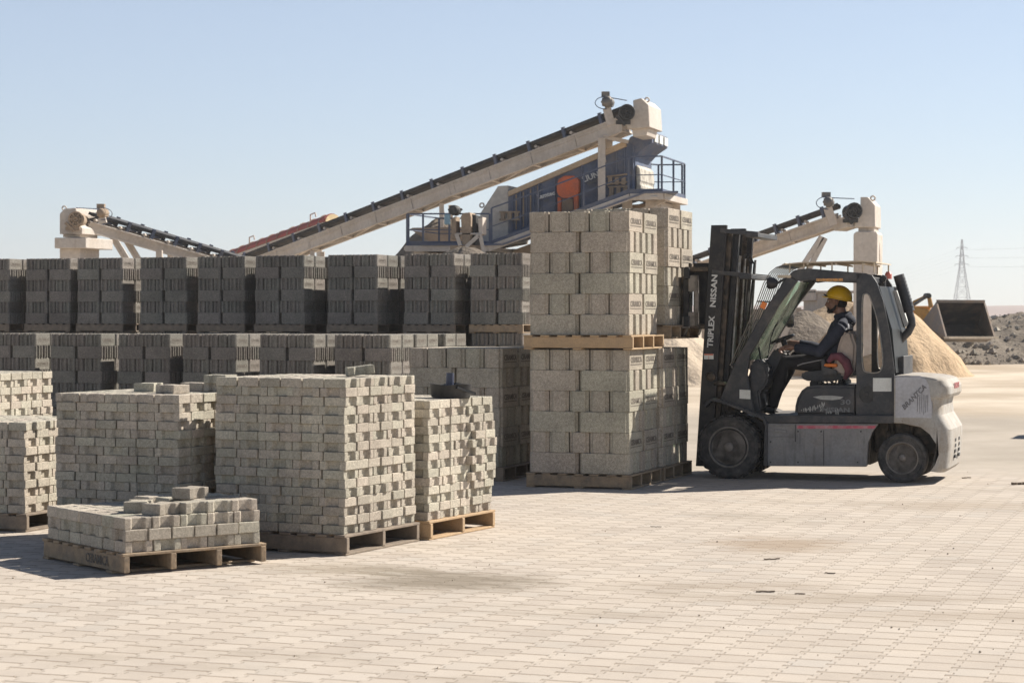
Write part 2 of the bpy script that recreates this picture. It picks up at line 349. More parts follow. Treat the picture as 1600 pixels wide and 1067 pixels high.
def block_stack(corner, th, where, kind, z0, courses, phase=0, group='', seed=1, logos=True, drop=()):
    """corner = near right bottom corner of the blocks; the stack runs left and back from it"""
    rnd = random.Random(seed); F = frame(corner, th); H = HT[kind]
    if kind == 'near': n, pitch, half = 5, .2045, .256
    else: n, pitch, half = 6, .1595, .241
    side = n*pitch
    for c in range(courses):
        A = (c+phase) % 2 == 1                      # block ends to the front, long faces to the right
        cx, cy, cr = rnd.uniform(-.006,.006), rnd.uniform(-.004,.004), rnd.uniform(-.004,.004)
        for i in range(n):
            for j in range(2):
                if A: x, y, rz = -side+pitch*(i+.5), half*(2*j+1)+(.004 if j else -.002)*0, math.pi/2
                else: x, y, rz = -(half*(2*j+1))*side/(4*half), pitch*(i+.5), 0
                if A: y = y*side/(4*half)
                if not A and kind == 'far': x += (.022 if j == 0 else -.012)       # the ribbed ends stand proud
                x += cx+rnd.uniform(-.003,.003); y += cy+rnd.uniform(-.003,.003)
                z = z0+c*H
                if (c, i, j) in drop: continue
                R = Matrix.Translation((x,y,z)) @ Matrix.Rotation(rz+cr+rnd.uniform(-.005,.005), 4, 'Z')
                down = ORD[courses-c]
                if A:
                    if j == 0: lab = '%s from left, %s course down, %s' % (ORD[i+1], down, where)
                    else: lab = 'rear one, %s from left, %s course down, %s' % (ORD[i+1], down, where)
                else:
                    if i == 0: lab = '%s one in front, %s course down, %s' % ('right' if j == 0 else 'left', down, where)
                    else: lab = '%s along %s side, %s course down, %s' % (ORD[i+1], 'right' if j == 0 else 'left', down, where)
                lg = None
                if A and i == n-1 and logos:
                    lg = 1
                unit(kind, F @ R, lab, group, lg)
def paver_stack(corner, th, where, kind, z0, courses, nx=6, ny=6, group='', seed=1, phase=0, shape=None, bulge=0, xs=1):
    rnd = random.Random(seed); F = frame(corner, th) @ Matrix.Diagonal((xs,1,1,1)); H = HT[kind]; sx, sy = nx*.1665, ny*.1665
    ma, mb = round(sy/.2), round(sx/.2)
    for c in range(courses):
        P = (c+phase) % 2 == 0
        nn, mm = (nx, ma) if P else (mb, ny)
        ox, oy = rnd.uniform(-.007,.007), rnd.uniform(-.005,.005)
        js = [rnd.uniform(-.006,.006) for _ in range(12)]; is_ = [rnd.uniform(-.004,.004) for _ in range(12)]
        for i in range(nn):
            for j in range(mm):
                if shape and not shape(c, i/nn, j/mm, i, j): continue
                if 0 < i < nn-1 and 0 < j < mm-1 and c < courses-1 and not shape: continue     # heart of the pile: nothing to see
                x = -sx+sx*(i+.5)/nn+ox+js[j]+rnd.uniform(-.0025,.0025); y = sy*(j+.5)/mm+oy+is_[i]+rnd.uniform(-.0025,.0025)
                if bulge and j >= mm-2 and i == nn-1: x += bulge*math.sin(c/courses*math.pi)
                R = Matrix.Translation((x,y,z0+c*H)) @ Matrix.Rotation((0 if P else math.pi/2)+rnd.uniform(-.012,.012), 4, 'Z')
                d = ORD[courses-c]
                if j == 0: lab = '%s from left in front, %s course down, %s' % (ORD[i+1], d, where)
                elif i == nn-1: lab = '%s along right side, %s course down, %s' % (ORD[j+1], d, where)
                else: lab = '%s from left, %s row back, %s course down, %s' % (ORD[i+1], ORD[j+1], d, where)
                unit(kind, F @ R, lab, group)
def loose(kind, p, rz, lab, group, rx=0): unit(kind, Matrix.Translation(p) @ Matrix.Rotation(rz,4,'Z') @ Matrix.Rotation(rx,4,'X'), lab, group)

# ---- tall stack of big blocks beside the forklift, one behind it, one on the forks, one to its left
TH = math.radians(20); GB = 'big grey blocks near the forklift'
def off(c, th, dx, dy): return frame(c, th) @ Vector((dx, dy, 0))
cN = G(984, 765); hp = .14
def pal_for(c, th, side_x, side_y, z, label, m='wood', ex=.02, nst=3, deck=7, h=.14):
    p = off(c, th, -side_x/2, side_y/2); pallet((p.x,p.y,z), th, label, side_x+2*ex, side_y+2*ex, h, m, nst, deck)
S = 5*.2045
def near_pair(c, th, tag_low, tag_up, seed, up_z=None, up_c=None, pl='wood'):
    pal_for(c, th, S, S, 0, 'pallet on the ground under %s' % tag_low, pl, nst=4)
    block_stack(off(c,th,-.01,.01), th, tag_low, 'near', hp, 6, 0, GB, seed)
    c2 = up_c if up_c is not None else c; z = up_z if up_z is not None else hp+6*NH
    pal_for(c2, th, S, S, z, 'pallet between stacked blocks under %s' % tag_up if up_z is None else 'pallet lifted by the forklift forks with its blocks', 'wood_new' if up_z is None else pl, ex=.04, nst=4)
    block_stack(off(c2,th,-.01,.01), th, tag_up, 'near', z+hp, 6, 0, GB, seed+1)
near_pair(cN, TH, 'lower half of tall front stack', 'upper half of tall front stack', 11)
cN2 = off(cN, TH, .02, 1.10)
up2 = W(1044, 500, 20.8); up2.z = 0
near_pair(cN2, TH, 'stack behind tall front stack', 'stack lifted on the forks', 21, up_z=1.425, up_c=up2)
cQ = G(785, 752); cQ = Vector((cQ.x, cQ.y, 0))
pal_for(cQ, TH, S, S, 0, 'pallet under single stack left of the tall stack', 'wood_dark', nst=4)
block_stack(off(cQ,TH,-.01,.01), TH, 'single stack left of tall stack', 'near', hp, 6, 0, GB, 31)

# ---- middle and back rows
SF = 6*.1595; GM = 'ribbed blocks of the middle row'; GR = 'ribbed blocks of the back row'; hf = .15
def far_stack(c, th, where, z0, seed, group, pl='wood_dark', courses=6, drop=()):
    pal_for(c, th, SF, SF, z0, 'pallet under %s' % where, pl, ex=.015, deck=7, h=hf)
    block_stack(c, th, where, 'far', z0+hf, courses, 0, group, seed, drop=drop)
def cornerpx(px, Y): return Vector(((px-CX)*Y/FPX, Y, 0))
mid = [(55,34.3),(157,33.6),(264,33.1),(368,32.6),(490,32.0),(610,31.5)]
for i, (px, Y) in enumerate(mid):
    w = '%s stack from left, middle row' % ORD[i+1]
    c = cornerpx(px, Y); far_stack(c, TH, w, 0, 100+i, GM, 'wood_dark')
    if i >= 3: far_stack(off(c, TH, .012, SF+.04), TH, 'stack behind %s, middle row' % ORD[i+1], 0, 130+i, GM)
    if i == 5: far_stack(off(c, TH, .10, 2*SF+.10), TH, 'third stack deep, middle row', 0, 140, GM)
back = [(15,37.6),(107,37.3),(193,36.9),(289,36.4),(380,35.9),(474,35.4),(587,34.9),(709,34.5),(817,34.1)]
rr = random.Random(4)
for i, (px, Y) in enumerate(back):
    Y += .9
    for up in (0, 1):
        Y += 0
        w = '%s %s stack, back row' % (ORD[i+1], 'upper' if up else 'lower')
        c = cornerpx(px, Y); c = off(c, TH, rr.uniform(-.02,.02), rr.uniform(-.03,.03))
        z = (hf+6*FH)*up
        if up or i == 8: far_stack(c, TH+rr.uniform(-.02,.02), w, z, 200+i*2+up, GR, 'wood' if i == 8 else 'wood_dark')
        if not up and i < 8: pass
        if up and i in (5,6,7,8): far_stack(off(c, TH, .012, SF+.05), TH, 'stack behind %s upper, back row' % ORD[i+1], z, 240+i, GR)
        if up and i in (6,): far_stack(off(c, TH, .03, 2*SF+.1), TH, 'third deep behind %s, back row' % ORD[i+1], z, 250+i, GR)
# lower tier of the back row, hidden by the middle row: plain supports so that nothing floats
for i, (px, Y) in enumerate(back[:8]):
    c = cornerpx(px, Y+.9); far_stack(c, TH, '%s lower stack from left, back row' % ORD[i+1], 0, 300+i, GR)
for i in (5,6,7,8):
    c = cornerpx(back[i][0], back[i][1]+.9); far_stack(off(c, TH, .012, SF+.05), TH, 'hidden lower stack number %s, back row' % ORD[i], 0, 320+i, GR)
c = cornerpx(back[6][0], back[6][1]+.9); far_stack(off(c, TH, .03, 2*SF+.1), TH, 'hidden third lower stack deep, back row', 0, 333, GR)

far_stack(Vector((8.45,27.85,0)), TH, 'short stack outside at the right', 0, 400, GM, courses=3)      # unseen stack added so that its shadow falls into view at the right
# ---- paving stone stacks in the foreground
GP = 'grey paving stones stacked on pallets'; R_ = math.radians
def pstack(px, py, th, where, courses, seed, nx=6, ny=6, pl='wood_dark', **kw):
    c = G(px, py); th = R_(th); pal_for(c, th, nx*.1665, ny*.1665, 0, 'pallet under %s' % where, pl, ex=.02)
    paver_stack(off(c, th, -.012, .012), th, where, kw.pop('kind', 'pav'), .14, courses, nx, ny, GP, seed, **kw); return c, th
cC, tC = pstack(540, 867.5, 26.5, 'big stack in the middle', 17, 41, 6, 6, 'wood_dark', xs=1.09)
cD, tD = pstack(671, 843.5, 27, 'stack under the black tub', 14, 42, 6, 6, 'wood_new', bulge=.05)
cB, tB = pstack(281, 857, 23, 'tall stack left of big one', 15, 43, phase=1, xs=1.06)
cE, tE = pstack(40, 831, 20, 'low stack at left edge', 11, 44)
qF = Vector((-4.52, 17.7, 0)); tF = R_(20)
pal_for(qF, tF, 1.0, 1.0, 0, 'pallet under pale stack at far left edge', 'wood_dark'); paver_stack(qF, tF, 'pale stack at far left edge', 'pav', .14, 16, 6, 6, GP, 45)
# the low pile in front
cA = G(195, 899.5); tA = R_(52.5)
pA = off(cA, tA, -.595, .515); pA_ = pallet((pA.x,pA.y,0), tA, 'low pallet nearest the camera with three courses of stones', 1.20, 1.05, .14, 'wood', 4, 8)
put_text('stamped_word', 'CERAMICA', .085, M['print'], pA_, basis((.22,-.5265,.07), (1,0,0), (0,0,1)), .0012, .001, .8)
def shA(c, fi, fj, i, j):
    if c < 3: return True
    return fj > .55 and fi > .3
paver_stack(off(cA, tA, -.02, .012), tA, 'low pile nearest the camera', 'pav2', .14, 3, 7, 6, GP, 46, shape=None)
zA = .14+3*PH2; L = lambda dx, dy, z=zA: (lambda p: (p.x, p.y, z))(off(cA, tA, dx, dy))
for dx, dy, z, rz, lab in ((-.52,.90,zA,.05,'loose stone at rear third from the right on low pile'), (-.71,.88,zA,.3,'loose stone far back left on low pile'), (-.14,.55,zA,.12,'loose stone right of centre at front edge of low pile'), (-.16,.34,zA,.35,'loose stone lying upright side on low pile, front centre'), (-.40,.30,zA,.9,'loose stone at middle left on top of low pile'),
        (-.12,.90,zA,.0,'loose stone at right end on top of low pile'), (-.13,.72,zA,.02,'loose stone second from right end on top of low pile'),
        (-.33,.90,zA,.0,'loose stone behind right end on top of low pile'), (-.50,.62,zA,.1,'flat loose stone in the centre of low pile top'),
        (-.68,.55,zA,.2,'flat loose stone behind centre of low pile top'), (-.33,.72,zA,.1,'lower of two stones heaped on low pile'),
        (-.35,.66,zA+PH2,.35,'topmost loose stone of the low pile')):
    p = L(dx, dy, z); loose('pav2', p, rz-tA, lab, GP)
zB = .14+15*PH; LB = lambda dx, dy, z=zB: (lambda p: (p.x, p.y, z))(off(cB, tB, dx, dy))
for dx, dy, z, rz, lab in ((-.62,.55,zB,.2,'loose stone at left on top of tall stack'), (-.25,.30,zB,1.3,'loose stone in centre on top of tall stack'),
        (-.12,.75,zB,1.57,'loose stone at right on top of tall stack'), (-.34,.78,zB,1.57,'loose stone second from right on top of tall stack'), (-.10,.72,zB+PH,1.5,'upper loose stone at right on tall stack')):
    p = LB(dx, dy, z); loose('pav', p, rz-tB, lab, GP)
p = off(cE, tE, -.1, 1.25)
zC = .14+17*PH; p = off(cC, tC, -.25, .62); loose('pav', (p.x,p.y,zC+.012), -.9-tC, 'tilted loose stone on top of the big stack', GP, .12)

# ---- which units does the photograph show largest?  (rays from the camera over plain boxes)
def select():
    vs, fs, own = [], [], []
    for k, u in enumerate(UNITS):
        a, b_ = DIM[u['kind']]; h = HT[u['kind']]; base = len(vs)
        for z in (0, h):
            for x, y in ((-a,-b_),(a,-b_),(a,b_),(-a,b_)): vs.append(u['M'] @ Vector((x,y,z)))
        for f in ((0,3,2,1),(4,5,6,7),(0,1,5,4),(1,2,6,5),(2,3,7,6),(3,0,4,7)): fs.append(tuple(base+i for i in f)); own.append(k)
    t = BVHTree.FromPolygons(vs, fs); o = Vector((0,0,EYE))
    for py in range(320, 880, 3):
        for px in range(1, 1090, 3):
            d = Vector(((px-CX)/FPX, 1, -(py-HY)/FPX)).normalized()
            r = t.ray_cast(o, d, 60)
            if r[2] is not None: UNITS[own[r[2]]]['px'] += 1
select()
def build_units(kinds, name, cat, stuff_name, stuff_label, noun, limit=300):
    us = [u for u in UNITS if u['kind'] in kinds]; vis = sorted([u for u in us if u['px'] >= 2], key=lambda u: -u['px'])[:limit]
    ids = set(id(u) for u in vis); logos = {}
    for u in vis:
        o = bpy.data.objects.new(name, SH[u['kind']][u['var']]); C.objects.link(o); o.matrix_world = u['M']
        tag(o, '%s, %s' % (noun, u['label']), cat, u['group'])
        if u['logo']:
            k = u['kind']
            if k not in logos:
                v, f = LOGO[k]; T = basis((0, -DIM[k][1]-.0008, HT[k]*.5), (1,0,0), (0,0,1)); T = Matrix.Rotation(math.pi if False else 0,4,'Z') @ T
                b = MB(); b.add([T @ Vector(p) for p in v], f); me = b.mesh('printed_name'); me.materials.append(M['print']); logos[k] = me
            q = bpy.data.objects.new('printed_name', logos[k]); C.objects.link(q); q.parent = o
    bv, bf, lv, lf = [], [], [], []; sm = {}
    for u in us:
        if id(u) in ids: continue
        me = SH[u['kind']][u['var']]; base = len(bv); bv += [tuple(u['M'] @ v.co) for v in me.vertices]; bf += [tuple(base+i for i in p.vertices) for p in me.polygons]
        if u['logo'] and u['px'] > 0:
            k = u['kind']; v, f = LOGO[k]; T = u['M'] @ basis((0, -DIM[k][1]-.0008, HT[k]*.5), (1,0,0), (0,0,1)); base = len(lv)
            lv += [tuple(T @ Vector(p)) for p in v]; lf += [tuple(base+i for i in q) for q in f]
    me = bpy.data.meshes.new(stuff_name); me.from_pydata(bv, [], bf); me.materials.append(SH[kinds[0]][0].materials[0]); me.materials.append(SH[kinds[-1]][0].materials[0])
    i = 0; mi = []
    for u in us:
        if id(u) in ids: continue
        mi += [0 if u['kind'] == kinds[0] else 1]*len(SH[u['kind']][u['var']].polygons)
    me.polygons.foreach_set('material_index', mi)
    o = bpy.data.objects.new(stuff_name, me); C.objects.link(o); tag(o, stuff_label, cat, None, 'stuff')
    if lv:
        b = MB(); b.add(lv, lf); b.build('printed_name', M['print'], o)
    print('UNITS', name, len(us), 'individual', len(vis), 'smallest', vis[-1]['px'])
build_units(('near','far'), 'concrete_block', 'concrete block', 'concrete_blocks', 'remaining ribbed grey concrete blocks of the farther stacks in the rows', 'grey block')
build_units(('pav','pav2'), 'paving_stone', 'paving stone', 'paving_stones', 'remaining small grey paving stones of the foreground stacks', 'paver')
# ---------------------------------------------------------------- the forklift
black = (.026,.028,.033); DU = (.40,.34,.27)
M['blk'] = mat('black_paint', black, .5, (.045,.046,.05), 5, .4,.7, dust=.42, dcol=(.21,.185,.155), up=.55, bump=.05, bscale=40)
M['mast'] = mat('mast_steel', (.018,.019,.022), .55, (.05,.045,.04), 7, .45,.7, dust=.25, dcol=(.2,.17,.14), metal=.2)
M['grease'] = mat('greasy_steel', (.04,.034,.028), .5, (.16,.12,.085), 12, .4,.65, metal=.5, dust=.2, dcol=(.26,.2,.14))
M['steel'] = mat('bare_steel', (.30,.29,.27), .4, (.14,.11,.085), 14, .4,.6, metal=.7)
M['cw'] = mat('grey_paint', (.46,.46,.48), .5, (.36,.35,.35), 4, .4,.7, dust=.35, dcol=(.34,.29,.23), up=.35, bump=.04, bscale=30)
M['cw2'] = mat('dusty_casting', (.40,.38,.345), .75, (.30,.26,.21), 6, .42,.66, dust=.45, dcol=(.36,.29,.22), up=.3, bump=.2, bscale=35)
M['panel'] = mat('grey_panel', (.27,.26,.25), .6, (.19,.18,.175), 5, .4,.65, dust=.35, dcol=(.34,.29,.24), up=.3)
def streak(m, s=1, k=.65, col=(.06,.058,.055), spots=.8):
    n, l = m.node_tree.nodes, m.node_tree.links; b = n['Principled BSDF']; src = b.inputs['Base Color'].links[0].from_socket
    pos = n['Geometry'].outputs['Position']; mp = n.new('ShaderNodeMapping'); mp.inputs['Scale'].default_value = (26*s, 26*s, 2.2*s); l.new(pos, mp.inputs[0])
    f = ramp(n, l, noise_n(n, l, 1, 6, mp.outputs[0], .7), .56, .72); g_ = ramp(n, l, noise_n(n, l, 3.5*s**.5, 6, pos, .7), .42, .6)
    c = mixc(n, l, math_n(n, l, 'MULTIPLY', math_n(n, l, 'MULTIPLY', f, g_), k), src, col); sp = ramp(n, l, noise_n(n, l, 38, 3, pos, .6), .68, .73)
    c = mixc(n, l, math_n(n, l, 'MULTIPLY', sp, spots), c, col); l.new(c, b.inputs['Base Color'])
streak(M['panel']); streak(M['panel'], .4, .7, (.10,.092,.085), 0); streak(M['cw2'], .8, .6, (.17,.12,.08), .6); streak(M['cw2'], .3, .7, (.24,.17,.11), 0)
M['backglass'] = mat('rear_glass', (.012,.014,.015), .45, spec=.25)
M['pink'] = mat('faded_red_stripe', (.52,.10,.14), .6, (.50,.33,.32), 9, .45,.62)
M['rubber'] = mat('tyre_rubber', (.034,.034,.035), .85, (.06,.058,.055), 10, .4,.65, dust=.6, dcol=(.19,.17,.15), bump=.25, bscale=70, spec=.3)
M['rim'] = mat('rim_paint', (.10,.085,.07), .6, (.20,.165,.13), 12, .4,.65, metal=.2, dust=.4, dcol=(.3,.25,.2))
M['rimdark'] = mat('rim_greasy', (.022,.022,.023), .6, (.06,.056,.05), 14, .4,.65, dust=.35, dcol=(.14,.125,.11))
M['ring'] = mat('lightened_rim_edge', (.24,.215,.19), .6, (.12,.105,.09), 16, .4,.65, metal=.2, dust=.3, dcol=(.3,.26,.22))  # rings and hub lightened in colour to stand out under flat light
M['white'] = mat('white_plate', (.68,.68,.63), .5, (.55,.53,.47), 12, .5,.8)
M['letter'] = mat('white_lettering', (.62,.62,.60), .6, (.42,.41,.4), 30, .5,.7)
M['letter_grey'] = mat('worn_lettering', (.17,.175,.18), .6, (.10,.10,.10), 30, .4,.7)
M['scuff'] = mat('pale_scuffs', (.42,.42,.39), .8, (.30,.29,.27), 30, .4,.7)
M['orange'] = mat('orange_plastic', (.75,.20,.03), .45)
M['cloth'] = mat('seat_cloth', (.52,.43,.36), .95, (.40,.32,.26), 12, .4,.7, bump=.4, bscale=26)
M['maroon'] = mat('maroon_cloth', (.20,.065,.085), .95, (.13,.05,.06), 14, bump=.4, bscale=26)
M['tan'] = mat('roof_cover', (.60,.50,.37), .8, (.48,.39,.29), 8, bump=.1)
M['wire'] = mat('guard_wire', (.20,.20,.19), .5, (.35,.30,.24), 20, metal=.4)
M['scrawl'] = mat('scrawled_paint', (.15,.145,.15), .7)
M['redtext'] = mat('red_lettering', (.42,.12,.12), .7, (.5,.3,.28), 30, .45, .6)
M['amber'] = mat('amber_strip', (.65,.30,.08), .5, (.3,.2,.1), 60, .45,.55)
def glass(name, col, a, rough=.03):
    m, n, l, b = new_mat(name); n.remove(b); o = n['Material Output']
    t = n.new('ShaderNodeBsdfTransparent'); t.inputs[0].default_value = (*col, 1)
    gl = n.new('ShaderNodeBsdfPrincipled'); gl.inputs['Base Color'].default_value = (.30,.36,.30,1); gl.inputs['Roughness'].default_value = rough+.12
    mx = n.new('ShaderNodeMixShader'); pos = n.new('ShaderNodeNewGeometry').outputs['Position']
    f = math_n(n, l, 'MULTIPLY_ADD', ramp(n, l, noise_n(n, l, 9, 5, pos), .35, .7), .22, a); l.new(f, mx.inputs[0])
    l.new(t.outputs[0], mx.inputs[1]); l.new(gl.outputs[0], mx.inputs[2]); l.new(mx.outputs[0], o.inputs[0]); return m
M['glass'] = glass('dusty_green_glass', (.62,.75,.64), .16)

TF = math.radians(19); OF = G(1138, 748); cT, sT = math.cos(TF), math.sin(TF)
def fl(px, py, b=0):                 # local (x, z) of a photo pixel on the plane y = b of the truck
    X0, Y0 = OF.x+b*sT, OF.y+b*cT; t = (px-CX)/FPX
    a = (t*Y0-X0)/(cT+t*sT); Y = Y0-a*sT
    return a, EYE-(py-HY)*Y/FPX
def fp(pts, b=0): return [fl(x, y, b) for x, y in pts]
def f3(px, py, b): a, z = fl(px, py, b); return Vector((a, b, z))
truck = empty('forklift', OF, -TF, 'black and grey forklift with tall mast, driven by man in yellow helmet', 'forklift')
def fprism(name, pts, y0, y1, m, bev=.006, seg=1, ref=None, parent=None, smooth=False):
    b = MB(); b.prism(fp(pts, y0 if ref is None else ref), y0, y1); return b.build(name, m, parent or truck, bev, seg, smooth)

# wheels
def wheel(cx, cz, r, y0, y1, mrim, lugs, dirn):
    """dirn -1: outer face towards y0"""
    h = y1-y0; yo, ax = (y0, 1) if dirn < 0 else (y1, -1); rr = r*.60
    root = bpy.data.objects.new('wheel', None); C.objects.link(root); root.parent = truck; root.location = (cx, 0, cz)
    b = MB(); c = (0, yo, 0); A = (0, ax, 0)
    b.lathe(c, A, [(.03,rr),(.006,rr*1.03),(0,r*.70),(.010,r*.80),(.002,r*.86),(.012,r*.95),(.035,r*.99),(.06,r),(h-.06,r),(h-.03,r*.98),(h-.005,r*.85),(h,rr)], 72)
    for k in range(lugs):
        t = 2*math.pi*k/lugs; R = Matrix.Rotation(-t, 3, 'Y')
        b.box(R @ Vector((0, yo+ax*h*.24, r*.992)), (.050, h*.46, .016), R @ Matrix.Rotation(.35*ax, 3, 'Z'))
        b.box(R @ Vector((.04, yo+ax*h*.74, r*.995)), (.050, h*.46, .020), R @ Matrix.Rotation(-.35*ax, 3, 'Z'))
    b.build('tyre', M['rubber'], root, .0, 1, True)
    b = MB(); b.lathe(c, A, [(.055,rr*.80),(.03,rr*.84),(.012,rr*.97),(.012,rr*1.01),(.05,rr*1.0),(h*.8,rr)], 48)
    b.lathe(c, A, [(.075,rr*.82),(.075,rr*.30),(.03,rr*.28),(.01,rr*.20),(.008,.001)], 40)
    b.build('rim', mrim, root, .0, 1, True)
    b = MB()
    for k in range(8):
        t = 2*math.pi*k/8+.2; p = Vector((math.cos(t)*rr*.52, yo+ax*.05, math.sin(t)*rr*.52)); b.cyl(p, p+Vector((0, ax*.03, 0)), rr*.085, 6)
    b.build('wheel_bolts', mrim, root, .002)
    b = MB(); b.lathe(c, A, [(.020,rr*.99),(.004,rr*1.0),(.000,rr*1.04),(.004,rr*1.09),(.020,rr*1.10)], 48); b.lathe(c, A, [(.045,rr*.70),(.030,rr*.72),(.030,rr*.80),(.045,rr*.82)], 48); b.lathe(c, A, [(.03,rr*.26),(.004,rr*.24),(-.006,rr*.17),(-.008,.002)], 24); b.build('rim_rings', M['ring'], root, 0, 1, True)
R1, R2 = .322, .248
a1, _ = fl(1138, 701, 0); a2, _ = fl(1409, 717, .02)
wheel(a1, R1, R1, .0, .24, M['rimdark'], 22, -1); wheel(a1, R1, R1, .98, 1.22, M['rimdark'], 22, 1)
wheel(a2, R2, R2, .03, .22, M['rim'], 0, -1); wheel(a2, R2, R2, 1.0, 1.19, M['rim'], 0, 1)
# chassis
b = MB(); x0 = a1-.1; b.bb(x0, a1+.50, .27, .95, .20, .62); b.bb(a1+.5, a2-.32, .12, 1.10, .17, .60); b.bb(a2-.32, a2+.36, .36, .86, .28, .60)
b.bb(a1-.07, a1+.07, .2, 1.0, R1-.08, R1+.08); b.bb(a2-.06, a2+.06, .18, 1.05, R2-.05, R2+.07)
b.bb(a2-.20, a2-.14, .30, .92, .25, .5); b.cyl((a2+.04,.3,.3), (a2+.06,.36,.62), .03); b.cyl((a2-.1,.3,.3), (a2-.16,.36,.62), .035)
b.build('chassis', M['grease'], truck, .008)
SP = [(1196,661),(1372,662),(1362,676),(1356,692),(1354,729),(1199,728),(1196,700)]
fprism('side_panel', SP, .035, .11, M['panel'], .008); fprism('side_panel', SP, 1.10, 1.17, M['panel'], .008, ref=.035)
b = MB(); q = fp([(1200,664),(1240,664),(1240,682),(1200,682)], .03)
for (p0, p1) in ((0,1),(1,2),(2,3),(3,0)): b.bar((q[p0][0],.033,q[p0][1]), (q[p1][0],.033,q[p1][1]), .012, .014, (0,1,0))
q = fp([(1210,672),(1229,674)], .03); b.bar((q[0][0],.03,q[0][1]), (q[1][0],.03,q[1][1]), .02, .03)
b.build('step_pocket', M['panel'], truck, .003)
b = MB(); q0_, q1_ = f3(1287,672,.034), f3(1287,727,.034); b.bar(q0_, q1_, .004, .006, (0,1,0)); q0_, q1_ = f3(1243,663,.034), f3(1243,690,.034); b.bar(q0_, q1_, .006, .008, (0,1,0))
for px, py in ((1247,674),(1247,722),(1283,674),(1345,674),(1340,722),(1204,722),(1204,690)): p = f3(px,py,.034); b.lathe(p, (0,-1,0), [(-.004,.009),(.004,.008)], 8)
b.build('panel_seams', M['rimdark'], truck)
b = MB(); b.prism(fp([(1245,664.5),(1369,665),(1366,669.5),(1245,669.5)], .03), .031, .0345); b.build('stripe', M['pink'], truck)
fprism('floor_sill', [(1190,649),(1397,649.5),(1397,661.5),(1196,660.5)], .025, 1.175, M['blk'], .006)
# hood and its worn marking
hood = fprism('hood', [(1241,649),(1242,634),(1245,622),(1252,610),(1260,604),(1270,602),(1339,603),(1339,649)], .09, 1.10, M['blk'], .03, 3, smooth=True)
def ftext(name, txt, px, py, b_, size, m, ang=0, depth=.0015, bold=0, sx=1, shear=0, parent=None):
    p = f3(px, py, b_); return put_text(name, txt, size, m, parent or truck, basis(p, (math.cos(ang),0,math.sin(ang)), (-math.sin(ang),0,math.cos(ang))), depth, bold, sx, shear)
ftext('lettering', '30', 1321, 628.5, .088, .072, M['letter_grey'], bold=.0015, sx=1.5)
ftext('lettering', 'NISSAN', 1306, 640.5, .088, .062, M['letter_grey'], bold=.002, sx=1.35)
rnd = random.Random(3); b = MB()
for k in range(60):
    px = 1252+rnd.random()**1.2*62; top = 641-(px-1250)*.32*rnd.random() if px < 1290 else 646-rnd.random()*6; q = fl(px, min(646, max(622, top)), .088); w = rnd.uniform(.003,.009); h = rnd.uniform(.008,.05)
    n = 6; pts = [(q[0]+w*math.cos(t)*rnd.uniform(.6,1.2), q[1]+h*.5*math.sin(t)*rnd.uniform(.6,1.2)) for t in [2*math.pi*i/n for i in range(n)]]
    b.prism(pts, .0878, .0905)
b.prism(fp([(1270,620),(1283,618),(1300,618),(1318,620),(1313,623.5),(1300,625),(1282,624)], .088), .0878, .0905)
b.build('paint_scuffs', M['scuff'], hood)
